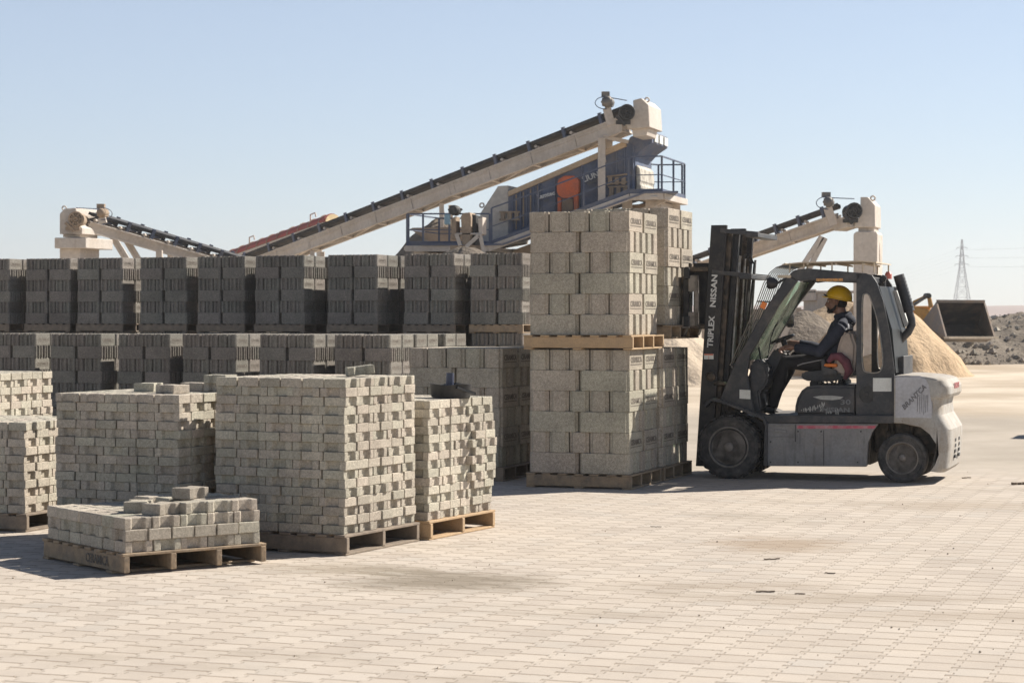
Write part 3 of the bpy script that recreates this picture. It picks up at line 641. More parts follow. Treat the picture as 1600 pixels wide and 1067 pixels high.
# rear post with oval window, both sides
def post(y0, y1, ref):
    outer = [(1338,649),(1338,427),(1352,427),(1362,430),(1370,442),(1380,470),(1390,520),(1397,575),(1397,649)]
    inner = [(1347,576),(1347,520),(1347,462),(1352,458.5),(1357,459),(1361,468),(1370,495),(1377,535),(1379.5,560),(1378.5,576),(1373,582.5),(1354,582.5)]
    for _ in range(2): inner = [q for i in range(len(inner)) for q in ((inner[i][0]*.75+inner[(i+1)%len(inner)][0]*.25, inner[i][1]*.75+inner[(i+1)%len(inner)][1]*.25), (inner[i][0]*.25+inner[(i+1)%len(inner)][0]*.75, inner[i][1]*.25+inner[(i+1)%len(inner)][1]*.75))]
    O = fp(outer, ref); I = fp(inner, ref); b = MB()
    vs = [(p[0],y,p[1]) for y in (y0,y1) for p in O+I]; n, m_ = len(O), len(I); T = n+m_
    # strip between the outlines: match by angle round the window centre
    cx = sum(p[0] for p in I)/m_; cz = sum(p[1] for p in I)/m_
    res = 48; ring_o, ring_i = [], []
    def hit(poly, t):
        d = (math.cos(t), math.sin(t)); best = None
        for i in range(len(poly)):
            ax, az = poly[i][0]-cx, poly[i][1]-cz; bx, bz = poly[(i+1)%len(poly)][0]-cx, poly[(i+1)%len(poly)][1]-cz
            ex, ez = bx-ax, bz-az; det = d[0]*(-ez)+d[1]*ex
            if abs(det) < 1e-9: continue
            s = (ax*(-ez)+az*ex)/det; u = (d[0]*az-d[1]*ax)/det
            if s > 0 and -1e-6 <= u <= 1+1e-6 and (best is None or s > best): best = s
        return (cx+d[0]*best, cz+d[1]*best)
    angs = sorted([2*math.pi*k/res for k in range(res)]+[math.atan2(p[1]-cz,p[0]-cx)%(2*math.pi) for p in O+I])
    for t in angs: ring_o.append(hit(O, t)); ring_i.append(hit(I, t))
    k = len(angs); vs = []
    for y in (y0, y1): vs += [(p[0],y,p[1]) for p in ring_o]+[(p[0],y,p[1]) for p in ring_i]
    fs = []
    for i in range(k):
        j = (i+1) % k
        fs += [(i,j,k+j,k+i), (2*k+i,3*k+i,3*k+j,2*k+j), (i,2*k+i,2*k+j,j), (k+i,k+j,3*k+j,3*k+i)]
    b.add(vs, fs); me_o = b.build('rear_post', M['blk'], truck)
    bm = bmesh.new(); bm.from_mesh(me_o.data); bmesh.ops.remove_doubles(bm, verts=bm.verts, dist=.0008); bmesh.ops.dissolve_degenerate(bm, edges=bm.edges, dist=.0004); bmesh.ops.recalc_face_normals(bm, faces=bm.faces); bm.to_mesh(me_o.data); bm.free()
    w = MB(); pts = [(p[0], y0-.004, p[1]) for p in I]+[(I[0][0], y0-.004, I[0][1])]; w.tube(pts, .007, 6); w.build('window_seal', M['wire'], me_o)
    return me_o
post(.09, .15, .09); post(1.04, 1.10, .09)
b = MB(); b.prism(fp([(1364,590.5),(1393,590.5),(1393,611.5),(1364,611.5)], .085), .084, .0885); pl_ = b.build('white_plate', M['white'], truck)
b = MB(); b.prism(fp([(1155.5,608.5),(1172.5,609.5),(1172.5,623.5),(1155.5,622.5)], .085), .084, .0885); b.build('white_plate', M['white'], truck)
b = MB(); q = fp([(1343,612),(1349,605),(1357,603),(1363,606),(1363,626),(1357,629),(1349,628),(1343,620)], .085)
for i in range(8): b.bar((q[i][0],.086,q[i][1]), (q[(i+1)%8][0],.086,q[(i+1)%8][1]), .008, .012, (0,1,0))
p = f3(1354,616,.085); b.prism(q, .0862, .0895); b.lathe(p, (0,1,0), [(-.01,.026),(-.012,.018),(-.004,.012)], 20); b.build('filler_recess', M['rimdark'], truck)
# cab frame: roof rails, sloping front posts
def cabside(y0, y1):
    fprism('roof_rail', [(1232,430),(1240,422),(1262,419.5),(1338,426),(1352,427),(1338,440.5),(1262,438),(1248,440)], y0, y1, M['blk'], .01, 2, ref=.09)
    fprism('front_post', [(1231,430),(1246,439),(1217,477),(1171,556),(1167,585),(1178,645),(1150,640),(1123,627),(1150,562),(1199,477)], y0, y1, M['blk'], .008, ref=.09)
cabside(.09, .15); cabside(1.04, 1.10)
b = MB(); r0 = f3(1240,428,.1); r1 = f3(1345,433,.1)
b.bb(r0.x-.02, r0.x+.05, .12, 1.08, r0.z-.05, r0.z+.01); b.bb(r1.x-.02, r1.x+.05, .12, 1.08, r1.z-.05, r1.z+.01)
for k in range(7):
    x = r0.x+.10+(r1.x-r0.x-.15)*k/6; b.bb(x, x+.025, .12, 1.08, r0.z-.025, r0.z+.005)
b.build('roof_bars', M['blk'], truck, .004)
q0 = f3(1296,437.3,.08); b = MB(); b.box(q0, (.27,.004,.028)); b.build('warning_strip', M['amber'], truck)
# windscreen between the front posts
b = MB(); A, B_ = f3(1238,440,.15), f3(1168,563,.15); th_ = Vector((.006,0,.003))
b.add([A, B_, B_+Vector((0,.89,0)), A+Vector((0,.89,0)), A+th_, B_+th_, B_+Vector((0,.89,0))+th_, A+Vector((0,.89,0))+th_], [(0,1,2,3),(7,6,5,4),(0,4,5,1),(1,5,6,2),(2,6,7,3),(3,7,4,0)])
b.build('windscreen', M['glass'], truck)
b = MB(); C0 = f3(1205,528,.2); b.tube([C0+Vector((-.05,.1,-.16)), C0+Vector((-.03,.13,0)), C0+Vector((-.0,.2,.12)), C0+Vector((.03,.2,.16))], .006, 6); b.tube([f3(1190,572,.3), f3(1186,545,.35), f3(1183,520,.42)], .008, 6); b.build('wiper', M['mast'], truck)
# front scuttle, dashboard, steering column, wheel
fprism('scuttle', [(1172,568),(1184,560),(1196,570),(1201,590),(1196,604),(1186,612),(1190,640),(1180,650),(1168,640)], .20, 1.04, M['blk'], .02, 2)
fprism('steering_column', [(1191,574),(1211,544),(1221,545),(1229,551),(1212,585),(1204,603),(1196,596)], .48, .76, M['blk'], .02, 2, ref=.5)
sc_ = f3(1223,530,.6); ax = Vector((-.36,0,.93)).normalized(); e1 = Vector((.93,0,.36)).normalized(); e2 = Vector((0,1,0)); RW = .118
b = MB(); ring = [sc_+e1*RW*math.cos(t)+e2*.17*math.sin(t)-ax*.0 for t in [2*math.pi*i/36 for i in range(37)]]; b.tube(ring, .014, 8, False)
for t in (.3, 2.4, 4.5): b.bar(sc_, sc_+e1*RW*math.cos(t)+e2*.17*math.sin(t), .03, .012, ax)
b.cyl(sc_-ax*.12, sc_+ax*.01, .03, 12); b.build('steering_wheel', M['mast'], truck, smooth=True)
b = MB(); b.tube([f3(1213,640,.6), f3(1207,622,.6), f3(1203,604,.6)], .012, 6); b.box(f3(1203,636,.62), (.10,.08,.012), Matrix.Rotation(-.5,3,'Y')); b.tube([f3(1232,551,.5), f3(1226,563,.5), f3(1215,580,.5)], .006, 6)
b.tube([f3(1230,553,.45), f3(1237,546,.45)], [.008,.012], 8); b.build('levers', M['mast'], truck)
# seat
seat = bpy.data.objects.new('seat', None); C.objects.link(seat); seat.parent = truck
def sprism(name, pts, y0, y1, m, bev=.02, seg=2, ref=.6): b = MB(); b.prism(fp(pts, ref), y0, y1); return b.build(name, m, seat, bev, seg, True)
sprism('seat_cushion', [(1257,585),(1262,580),(1290,578),(1322,580),(1324,592),(1300,595),(1268,594),(1258,590)], .36, .84, M['blk'])
sprism('seat_back', [(1304,580),(1312,560),(1316,540),(1322,522),(1329,516),(1337,518),(1344,540),(1342,580),(1333,590)], .34, .86, M['cloth'], .03, 3)
sprism('armrest', [(1291,560),(1297,560),(1297,572),(1315,577),(1317,584),(1292,586)], .30, .335, M['blk'], .008)
sprism('seat_pedestal', [(1270,594),(1283,594),(1283,606),(1270,606)], .42, .78, M['mast'], .01); sprism('seat_pedestal', [(1314,592),(1325,592),(1327,606),(1313,606)], .42, .78, M['mast'], .01)
b = MB(); b.tube([f3(1294,565,.32), f3(1301,557,.31), f3(1312,557,.31), f3(1322,566,.31), f3(1327,580,.31), f3(1320,592,.32)], [.02,.04,.045,.05,.045,.02], 10); b.build('draped_cloth', M['maroon'], seat, smooth=True)
b = MB(); b.box(f3(1297,570.5,.35), (.16,.09,.035)); b.build('belt_buckle', M['orange'], seat, .01)
b = MB(); rnd = random.Random(8)
for k in range(9):
    p = f3(1284+k*4.5, 593, .4); b.tube([p, p+Vector((rnd.uniform(-.02,.05),0,-.03)), p+Vector((rnd.uniform(-.02,.08),0,-.05-rnd.random()*.03))], [.012,.008,.003], 5)
b.build('torn_cover', M['mast'], seat)
# fender, front apron
b = MB(); F1 = fp([(1100,633),(1104,627),(1112,622.5),(1124,625),(1150,634),(1178,645),(1195,652),(1200,662),(1199,700),(1199,728)], .02)
F2 = [(p[0]+dx, p[1]-.025) for p, dx in zip(F1, (.02,.02,.01,0,-.005,-.01,-.02,-.03,-.035,-.035))]; F2[-1] = (F1[-1][0]-.035, F1[-1][1]); F2[-2] = (F1[-2][0]-.035, F1[-2][1])
b.prism(F1+F2[::-1], .0, .28); b.build('front_fender', M['blk'], truck, .003); b = MB(); b.prism(F1+F2[::-1], .94, 1.20); b.build('front_fender', M['blk'], truck, .003)
fprism('fender_liner', [(1132,640),(1150,642),(1178,652),(1193,660),(1197,728),(1180,728),(1170,670),(1150,655)], .24, .27, M['rimdark'], 0)
# counterweight
CWO = [(1397,588),(1401,586),(1484,585.5),(1495,589),(1502,600),(1502,611),(1498,616.5),(1490,618),(1488,626),(1490,642),(1497,653),(1503,664),(1503,690),(1499,722),(1493,728),(1464,728),(1470,712),(1467,697),(1456,680),(1438,668),(1410,662),(1397,661.5)]
def loft_cw():
    ys = [.03,.034,.046,.07,.10,.14,.18,.60,1.02,1.06,1.10,1.13,1.154,1.166,1.17]; b = MB(); n = len(CWO); vs = []
    xr = f3(1440,600,.03).x; base = []
    for px, py in CWO:
        k = max(0, min(1, (px-1440)/40)) if not (len(base) >= ARCH) else 0; P, Q = f3(px,py,.03), f3(px,py,1.0); base.append((P.x*(1-k)+Q.x*k, P.z*(1-k)+Q.z*k, k))
    zt_ = max(p[1] for p in base)
    for y in ys:
        e = min(y-.03, 1.17-y); t = max(0, 1-e/.15); ins = .11*(1-math.sqrt(max(0,1-t*t))); small = .02*max(0, 1-e/.03)**2
        for x, z, k in base: vs.append((x-ins*k-small*(1 if x > xr else 0), y, z-small*(1 if z > zt_-.05 else -.5)))
    b.add(vs, [tuple(range(n)), tuple(range(len(ys)*n-1, (len(ys)-1)*n-1, -1))]+[(j*n+i, j*n+(i+1)%n, (j+1)*n+(i+1)%n, (j+1)*n+i) for j in range(len(ys)-1) for i in range(n)])
    o = b.build('counterweight', M['cw2'], truck, 0, 1, True)
    try: o.data.set_sharp_from_angle(angle=math.radians(24))
    except Exception: pass
    return o
CWO = [q for i, p in enumerate(CWO) for q in ([p] if not (1 <= i <= 5) else [(p[0]*.8+CWO[i-1][0]*.2, p[1]*.8+CWO[i-1][1]*.2), (p[0]*.96+(CWO[i-1][0]+CWO[(i+1)%len(CWO)][0])*.02, p[1]*.96+(CWO[i-1][1]+CWO[(i+1)%len(CWO)][1])*.02), (p[0]*.8+CWO[(i+1)%len(CWO)][0]*.2, p[1]*.8+CWO[(i+1)%len(CWO)][1]*.2)])]
ARCH = CWO.index((1464,728))
cw = loft_cw()
b = MB(); b.prism(fp([(1397.5,588.5),(1402,587),(1437,587),(1448,591),(1454,602),(1457,630),(1458,655),(1397.5,654)], .035), .026, .05); b.build('side_cover', M['cw'], cw, .012, 3, True)
b = MB()
for k in range(4):
    z = fl(1500,682,1.0)[1]-.055*k; b.box((fl(1503,690,1.0)[0]-.004, .45, z), (.016,.10,.03)); b.box((fl(1503,690,1.0)[0]-.004, .75, z), (.016,.10,.03))
b.build('rear_slots', M['rimdark'], cw)
# scrawled word on the cover and red lettering at the back corner
ftext('scrawl', 'BRANTCA', 1428, 621, .0235, .068, M['scrawl'], .80, .0012, .002, 1.0, .25, cw)
b = MB(); rnd = random.Random(6)
for k in range(6):
    x = 1434+k*3.2; q = [fl(x+rnd.uniform(-.6,.6), yy, .029) for yy in (612+rnd.random()*6, 630, 650-rnd.random()*8)]; b.tube([(p[0],.024,p[1]) for p in q], [.003,.002,.0015], 4)
b.build('paint_runs', M['scrawl'], cw)
dx_ = f3(1502,600,1.0).x; put_text('lettering', 'FORKLIFT', .075, M['redtext'], cw, basis(Vector((dx_+.001,.60,fl(1500,600,1.0)[1])), (0,1,0), (0,0,1)), .003, .002, 1.25)
# roof cover on struts, guard wires
rc = MB(); top = [f3(1222,414.5,.1), f3(1250,411.5,.1), f3(1345,409,.1), f3(1369,411,.1)]
for t0, t1 in zip(top[:-1], top[1:]): rc.add([t0, t1, t1+Vector((0,1.0,0)), t0+Vector((0,1.0,0)), t0+Vector((0,0,.012)), t1+Vector((0,0,.012)), t1+Vector((0,1.0,.012)), t0+Vector((0,1.0,.012))], [(3,2,1,0),(4,5,6,7),(0,1,5,4),(1,2,6,5),(2,3,7,6),(3,0,4,7)])
rc.build('roof_cover', M['tan'], truck)
b = MB()
for x in (1234,1256,1300,1348,1366):
    for y in (.12,1.06): b.tube([f3(x,411,y) if y < .5 else f3(x,411,.12)+Vector((0,.94,0)), f3(x,426,.12)+Vector((0,y-.12,0))], .008, 6)
for x in (1226,1262,1306,1350): p = f3(x,412.5,.1); b.tube([p, p+Vector((0,1,0))], .010, 6)
b.build('cover_struts', M['tan'], truck)
b = MB(); pts = [(1141,570),(1152,545),(1168,508),(1183,471),(1193,443),(1203,426),(1213,418),(1224,414)]
base = [f3(x,y,.12) for x, y in pts]
for k in range(10):
    dy = Vector((0, .10*k, 0)); b.tube([p+dy for p in base], .0052, 5)
for i in (0, 3, 6): b.tube([base[i], base[i]+Vector((0,.9,0))], .008, 5)
b.build('wire_guard', M['wire'], truck)
b = MB(); p = f3(1207,442.5,.06); b.lathe(p+Vector((-.05,0,0)), (1,0,0), [(0,.052),(.02,.062),(.07,.055),(.10,.03)], 24); b.tube([p+Vector((.05,0,0)), f3(1230,434,.1)], .012, 6); b.build('work_lamp', M['mast'], truck, smooth=True)
b = MB(); b.box(f3(1193,477,.075), (.055,.03,.07), Matrix.Rotation(.45,3,'Y')); b.build('indicator', M['orange'], truck, .006)
b = MB(); p = f3(1226,432,.11); b.box(p, (.14,.05,.03)); b.build('front_lamp_bracket', M['tan'], truck, .004)
# mirror on the far post
b = MB(); p = f3(1234,499,1.12); b.box(p, (.085,.03,.17), Matrix.Rotation(-.05,3,'Y')); mir = b.build('mirror', M['blk'], truck, .014, 2)
b = MB(); b.box(p+Vector((.012,-.0175,.01)), (.055,.005,.11)); b.build('mirror_glass', M['steel'], mir, .01)
b = MB(); b.tube([p, p+Vector((-.04,0,-.02)), f3(1222,506,1.07)], .008, 6); b.build('mirror_arm', M['mast'], mir)
# rear of the cab: cover strip, lamp, beacon, intake stack
fprism('rear_window_frame', [(1371,447),(1374,447),(1394,515),(1400,583),(1397,583),(1390,518)], .12, 1.08, M['backglass'], .004)
fprism('white_strip', [(1374,452),(1381,452),(1401,509),(1394,512)], .98, 1.10, M['white'], .003, ref=.12)
b = MB(); b.box(f3(1380,436,.3), (.06,.10,.075), Matrix.Rotation(.4,3,'Y')); b.build('rear_lamp', M['mast'], truck, .012, 2)
b = MB(); b.lathe(f3(1388,436,.55), (0,0,1), [(0,.035),(.05,.035),(.075,.02)], 16); b.build('beacon', mat('beacon_red', (.55,.14,.10), .4), truck)
b = MB(); b.tube([f3(1381,436,.6), f3(1383,580,.6)], .022, 8); b.tube([f3(1365,430,1.07), f3(1385,470,1.07), f3(1402,530,1.07), f3(1410,584,1.07)], .026, 8); b.build('rear_frame_tube', M['blk'], truck)
b = MB(); b.tube([f3(1404,430,.8), f3(1421,487,.8)], [.056,.056], 20)
for k in range(9): p0 = f3(1406+k*1.65,436+k*5.4,.8); p1 = f3(1406.6+k*1.65,438+k*5.4,.8); b.tube([p0, p1], .0585, 20)
b.tube([f3(1420,485,.8), f3(1424,498,.8), f3(1425,507,.8), f3(1419,519,.8), f3(1408,530,.8), f3(1401,541,.8), f3(1397,553,.8), f3(1397,586,.8)], [.040]*8, 16)
b.build('intake_stack', M['blk'], truck, smooth=True)
fprism('rear_side_cover', [(1397,560),(1412,556),(1412,586),(1397,587)], .35, 1.0, M['blk'], .006)

# mast: three nested channels each side, cross members, cylinder, chains
mast = bpy.data.objects.new('mast', None); C.objects.link(mast); mast.parent = truck
def rail(name, top, bot, w, y0, y1, m):
    t, t2 = f3(top[0], top[1], y0), f3(bot[0], bot[1], y0); wl_ = w
    b = MB(); b.prism([(t.x,t.z),(t.x+wl_,t.z),(t2.x+wl_,t2.z),(t2.x,t2.z)], y0, y1); return b, t, t2
def mrail(name, top, bot, w, y0, y1, m):
    b, t, t2 = rail(name, top, bot, w, y0, y1, m); return b.build(name, m, mast, .004), t, t2
mo, tA_, tB_ = mrail('outer_rail', (1111,352), (1087,728), .165, .14, .19, M['mast']); YF = 1.04
def far_rail(name, t, t2, w, y0, y1, m):
    b = MB(); b.prism([(t.x,t.z),(t.x+w,t.z),(t2.x+w,t2.z),(t2.x,t2.z)], y0, y1); b.build(name, m, mast, .004)
far_rail('outer_rail', tA_, tB_, .165, 1.03, 1.08, M['mast'])
o2, t, t2 = mrail('middle_rail', (1135,360), (1112,720), .06, .20, .26, M['grease']); far_rail('middle_rail', t, t2, .06, .96, 1.02, M['grease'])
o3, t, t2 = mrail('inner_rail', (1147,364), (1122,700), .055, .25, .31, M['mast']); far_rail('inner_rail', t, t2, .055, .90, .96, M['mast'])
ex = tB_-tA_; sl = ex.x/ex.z
b = MB()
def atz(x, z, y): return Vector((tA_.x+x+(z-tA_.z)*sl, y, z))
for yy, xx in ((.33,.27),(.88,.27),(.60,.20)): b.tube([atz(xx,2.28,yy), atz(xx,.75,yy)], .026, 12)
b.tube([atz(.33,2.25,.36), atz(.33,1.1,.36)], .012, 8); b.tube([atz(.33,2.25,.86), atz(.33,1.1,.86)], .012, 8); b.build('lift_cylinder', M['steel'], mast, smooth=True)
b = MB()
for yy in (.42,.78):
    z = 2.2
    while z > .9: b.box(atz(.235, z, yy), (.030,.018,.020)); b.box(atz(.235, z-.018, yy), (.016,.024,.016)); z -= .036
b.build('chain', M['grease'], mast)
b = MB()
for yy in (.50,.54,.68): b.tube([atz(.20,2.2,yy), atz(.31,2.30,yy), atz(.36,2.2,yy), atz(.34,1.6,yy), atz(.30,.8,yy)], .011, 8)
b.build('hose', M['rubber'], mast, smooth=True)
b = MB()
for yy in (.42,.78): b.lathe(atz(.27,2.23,yy-.02), (0,1,0), [(0,.05),(.01,.04),(.03,.04),(.04,.05)], 20)
b.build('chain_wheel', M['grease'], mast)
def cross(name, z, x0, x1, m, th=.045):
    b = MB(); p0, p1 = atz(x0, z, .15), atz(x1, z-.02, .15)
    b.box((p0+p1)/2+Vector((0,.02,0)), ((p1-p0).length,.07,th), Matrix.Rotation(.10,3,'Y')); b.box((p0+p1)/2+Vector((0,.90,0)), ((p1-p0).length,.07,th), Matrix.Rotation(.10,3,'Y'))
    b.bb(p1.x-.13, p1.x, .12, 1.10, p1.z-.02-th/2, p1.z-.02+th/2); return b.build(name, m, mast, .004)
cross('cross_member', 2.525, .10, .50, M['blk']); cross('cross_member', 2.10, .04, .46, M['blk'])
b = MB(); p = atz(.0,.5,.2); b.bb(p.x+.02,p.x+.16,.16,1.06,.30,.42); p = atz(0,1.2,.2); b.bb(p.x+.10,p.x+.15,.18,1.04,1.1,1.22); b.build('cross_member', M['mast'], mast, .004)
ang = math.atan2(1, sl)
for txt, px, py, sz, s_ in (('NISSAN',1115.6,454.5,.082,1.22), ('TRIPLEX',1111.2,518.5,.082,1.06)):
    p = f3(px, py, .137); put_text('lettering', txt, sz, M['letter'], mo, basis(p, (sl,0,1), (-1,0,sl)), .0015, .0026, s_)
b = MB(); p = f3(1107.5,557,.137); b.box(p, (.10,.003,.055)); b.build('warning_label', M['white'], mo); b = MB(); b.box(p+Vector((0,-.002,.02)), (.095,.002,.014)); b.box(p+Vector((0,-.002,-.012)), (.004,.002,.034)); b.build('label_print', mat('label_red', (.55,.16,.10), .6), mo)
b = MB(); b.lathe(f3(1111,588,.137), (0,1,0), [(-.02,.03),(-.015,.045),(0,.05)], 20); b.tube([f3(1116,598,.14), f3(1131,600,.14), f3(1150,607,.2)], .025, 10); b.build('tilt_cylinder', M['grease'], mast)
b = MB(); b.tube([f3(1141,575,.3), f3(1150,590,.3), f3(1146,612,.3), f3(1133,632,.3)], .012, 8); b.tube([f3(1150,575,.4), f3(1158,590,.4), f3(1150,612,.4)], .012, 8); b.build('hose', M['rubber'], mast, smooth=True)

# carriage, forks
car = bpy.data.objects.new('fork_carriage', None); C.objects.link(car); car.parent = truck
b = MB()
xa = f3(1069,425,.15).x; xb = f3(1107,425,.15).x
for py in (427, 502): z = fl(1095,py,.15)[1]; b.bb(xa-.0, xa+.06, .12, 1.10, z-.055, z+.055)
for y in (.30,.86):
    z0 = fl(1095,505,.3)[1]-.06; z1 = fl(1095,420,.3)[1]+.06; b.bb(xa+.06, xb-.03, y, y+.05, z0, z1)
z0 = fl(1080,512,.2)[1]; z1 = fl(1080,433,.2)[1]; b.bb(xa-.02, xa+.04, .18, .22, z0, z1); b.bb(xa-.02, xa+.04, .98, 1.02, z0, z1)
b.build('carriage_plate', M['mast'], car, .006)
b = MB()
for y in (.16,.94): z = fl(1095,420,.2)[1]; b.bb(xa+.0, xb, y, y+.1, z-.03, z+.02); b.lathe((xa+.05, y+.05, z+.02), (0,0,1), [(0,.02),(.04,.02)], 10); z = fl(1095,506,.2)[1]; b.bb(xa-.02, xb, y, y+.1, z-.05, z)
b.build('carriage_bracket', M['grease'], car, .006)
b = MB(); z0 = fl(1083,510,.2)[1]; z1 = fl(1083,430,.2)[1]; xc = f3(1075,470,.15).x; xd = f3(1091,470,.15).x; b.bb(xc, xd, .15, .19, z0, z0+.15); b.bb(xc, xd, .15, .19, z1-.17, z1); b.bb(xd-.045, xd, .15, .19, z0, z1); b.bb(xc-.06, xc+.02, .13, .17, z0-.02, z0+.10)
b.build('side_shift_plate', M['ring'], car, .006)
# near corner of the lifted load sets where the fork faces stop
ld = Matrix.Rotation(TF, 4, 'Z') @ (Vector((up2.x, up2.y, 0))-OF); xf = f3(1064,470,.24).x
for y in (.24, .84):
    z = fl(1064,521,.25)[1]; top_ = fl(1064,432,.25)[1]
    b = MB(); b.prism([(xf,top_),(xf+.05,top_),(xf+.055,z+.06),(xf+.03,z-.02),(xf-.03,z-.055),(xf-.95,z-.035),(xf-.95,z-.02),(xf-.03,z-.01),(xf,z+.03)], y, y+.12); b.build('fork', M['grease'], car, .006, 1)
# ---------------------------------------------------------------- the driver
M['skin'] = mat('skin', (.25,.135,.09), .48, (.20,.105,.07), 18, bump=.08, bscale=90)
M['hoodie'] = mat('navy_cotton', (.024,.029,.047), .9, (.038,.043,.062), 9, bump=.35, bscale=22)
M['trouser'] = mat('black_cotton', (.013,.012,.013), .92, (.022,.02,.02), 9, bump=.35, bscale=22)
M['piping'] = mat('grey_piping', (.34,.32,.31), .8)
M['helmet'] = mat('yellow_helmet', (.78,.47,.01), .32, (.70,.40,.01), 12, bump=.02)
M['hair'] = mat('black_hair', (.010,.008,.007), .8, bump=.6, bscale=160)
M['shoe'] = mat('black_shoe', (.02,.019,.018), .6, dust=.3, dcol=(.2,.17,.14))
M['print_w'] = mat('white_print', (.60,.61,.64), .85, (.35,.36,.40), 40, .5,.6)
M['eye'] = mat('eye_white', (.5,.47,.43), .3)
def limb(b, pts, rs, n=14): b.tube(pts, rs, n)
def ball(b, c, r, sq=(1,1,1), n=16):
    c = Vector(c); vs = []; m_ = n//2
    for i in range(m_+1):
        p = math.pi*i/m_
        for k in range(n):
            t = 2*math.pi*k/n; vs.append(c+Vector((r*sq[0]*math.sin(p)*math.cos(t), r*sq[1]*math.sin(p)*math.sin(t), r*sq[2]*math.cos(p))))
    b.add(vs, [(i*n+k, i*n+(k+1)%n, (i+1)*n+(k+1)%n, (i+1)*n+k) for i in range(m_) for k in range(n)])
def fused(b, name, m, parent, voxel, smooth=2, loc=None):
    me = b.mesh(name); me.materials.append(m); o = bpy.data.objects.new(name, me); C.objects.link(o)
    r = o.modifiers.new('fuse', 'REMESH'); r.mode = 'VOXEL'; r.voxel_size = voxel; r.use_smooth_shade = True
    s = o.modifiers.new('soft', 'SMOOTH'); s.factor = .6; s.iterations = smooth
    dg = bpy.context.evaluated_depsgraph_get(); me2 = bpy.data.meshes.new_from_object(o.evaluated_get(dg)); o.modifiers.clear(); o.data = me2
    for p in me2.polygons: p.use_smooth = True
    if parent is not None: o.parent = parent
    return o
YM = .60                                         # the driver's mid plane in the truck
J = lambda px, py, dy=0: f3(px, py, YM)+Vector((0, dy, 0))
hip, waist, chest, shl, neck = J(1303,566), J(1306,548), J(1313,521), J(1316,507), J(1315,493)
head = J(1308,472)
b = MB()
# head: facing -x, tilted a little down
H = head; rx = .082
ball(b, H+Vector((.012,0,.028)), .098, (1.02,.80,1.02), 20)          # skull
ball(b, H+Vector((-.028,0,-.045)), .070, (.86,.80,1.08), 16)         # jaw
ball(b, H+Vector((-.055,0,-.010)), .052, (.75,1.0,1.2), 14)          # face plane
ball(b, H+Vector((-.076,0,-.092)), .024, (1,1.1,.85), 12)            # chin
b.tube([H+Vector((-.092,0,.012)), H+Vector((-.105,0,-.010)), H+Vector((-.116,0,-.030)), H+Vector((-.094,0,-.040))], [.010,.013,.016,.013], 10)   # nose
for s in (-1,1):
    ball(b, H+Vector((-.100,s*.014,-.036)), .010, (1,1,.8), 8)
    ball(b, H+Vector((-.070,s*.038,-.020)), .028, (.8,.8,.9), 10)     # cheek
    b.tube([H+Vector((.004,s*.078,-.0)), H+Vector((.014,s*.086,.012)), H+Vector((.010,s*.086,-.012)), H+Vector((.0,s*.080,-.034))], [.010,.013,.012,.007], 8)   # ear
b.tube([H+Vector((-.088,-.045,.022)), H+Vector((-.095,0,.026)), H+Vector((-.088,.045,.022))], [.010,.012,.010], 8)                 # brow
b.tube([H+Vector((-.096,-.020,-.060)), H+Vector((-.101,0,-.058)), H+Vector((-.096,.020,-.060))], [.007,.010,.007], 8)               # lips
b.tube([H+Vector((-.090,-.018,-.072)), H+Vector((-.095,0,-.072)), H+Vector((-.090,.018,-.072))], [.007,.010,.007], 8)
limb(b, [H+Vector((.022,0,-.06)), neck, chest+Vector((0,0,.03))], [.062,.060,.07])
# torso and limbs under the clothes
limb(b, [neck, shl, chest, waist, hip], [.06,.10,.115,.105,.11])
hand_n, hand_f = J(1232,543,-.16), J(1229,537,.15)
def arm(s, hnd, thick=1.0, b=None, cut=1.0, bulk=0):
    sh = J(1318,513, s*.175); el = J(1287 if s < 0 else 1279, 549 if s < 0 else 546, s*.235); wr = hnd+Vector((.085,0,.004))
    we = el.lerp(wr, cut)
    limb(b, [sh+Vector((0,-s*.05,.0)), sh, sh.lerp(el,.5), el, el.lerp(wr,.45), we], [.06*thick+bulk, .060*thick+bulk, .052*thick+bulk, .046*thick+bulk, .040*thick+bulk, (.031 if cut == 1 else .033)*thick+bulk*.7])
    return sh, el, wr
def hand(b, wr, pm, s):
    """palm over the rim, four fingers curled down and round it, thumb on the near side"""
    d = (pm-wr).normalized()
    limb(b, [wr+d*-.01, wr+d*.03, pm+Vector((.01,0,.004)), pm+Vector((-.018,0,.002))], [.026,.030,.033,.024], 12)
    side = Vector((0,1,0))
    for k, (L_, r_) in enumerate(((.070,.0098),(.080,.0102),(.074,.0098),(.060,.0085))):
        o = pm+side*((k-1.5)*.020)*(1 if s < 0 else 1)+Vector((-.018,0,.006))
        b.tube([o, o+Vector((-L_*.42,0,-.008)), o+Vector((-L_*.62,0,-.034)), o+Vector((-L_*.42,0,-.056)), o+Vector((-L_*.20,0,-.060))], [r_*1.15,r_*1.08,r_,r_*.92,r_*.75], 8)
    o = wr.lerp(pm,.55)+side*s*.024
    b.tube([o, o+Vector((-.026,s*.014,-.012)), o+Vector((-.054,s*.010,-.022)), o+Vector((-.072,s*.002,-.030))], [.013,.012,.010,.008], 8)
for s, h_ in ((-1,hand_n),(1,hand_f)):
    sh, el, wr = arm(s, h_, .82, b); hand(b, wr, h_, s)
legs = {}
for s in (-1, 1):
    hp_ = J(1300,566, s*.10); kn = J(1231 if s < 0 else 1238, 566 if s < 0 else 560, s*.14); an = J(1211 if s < 0 else 1203, 632 if s < 0 else 624, s*.13)
    legs[s] = (hp_, kn, an); limb(b, [hp_, hp_.lerp(kn,.5), kn, kn.lerp(an,.35), an], [.075,.065,.048,.046,.032])
body = fused(b, 'person', M['skin'], None, .0075, 2)
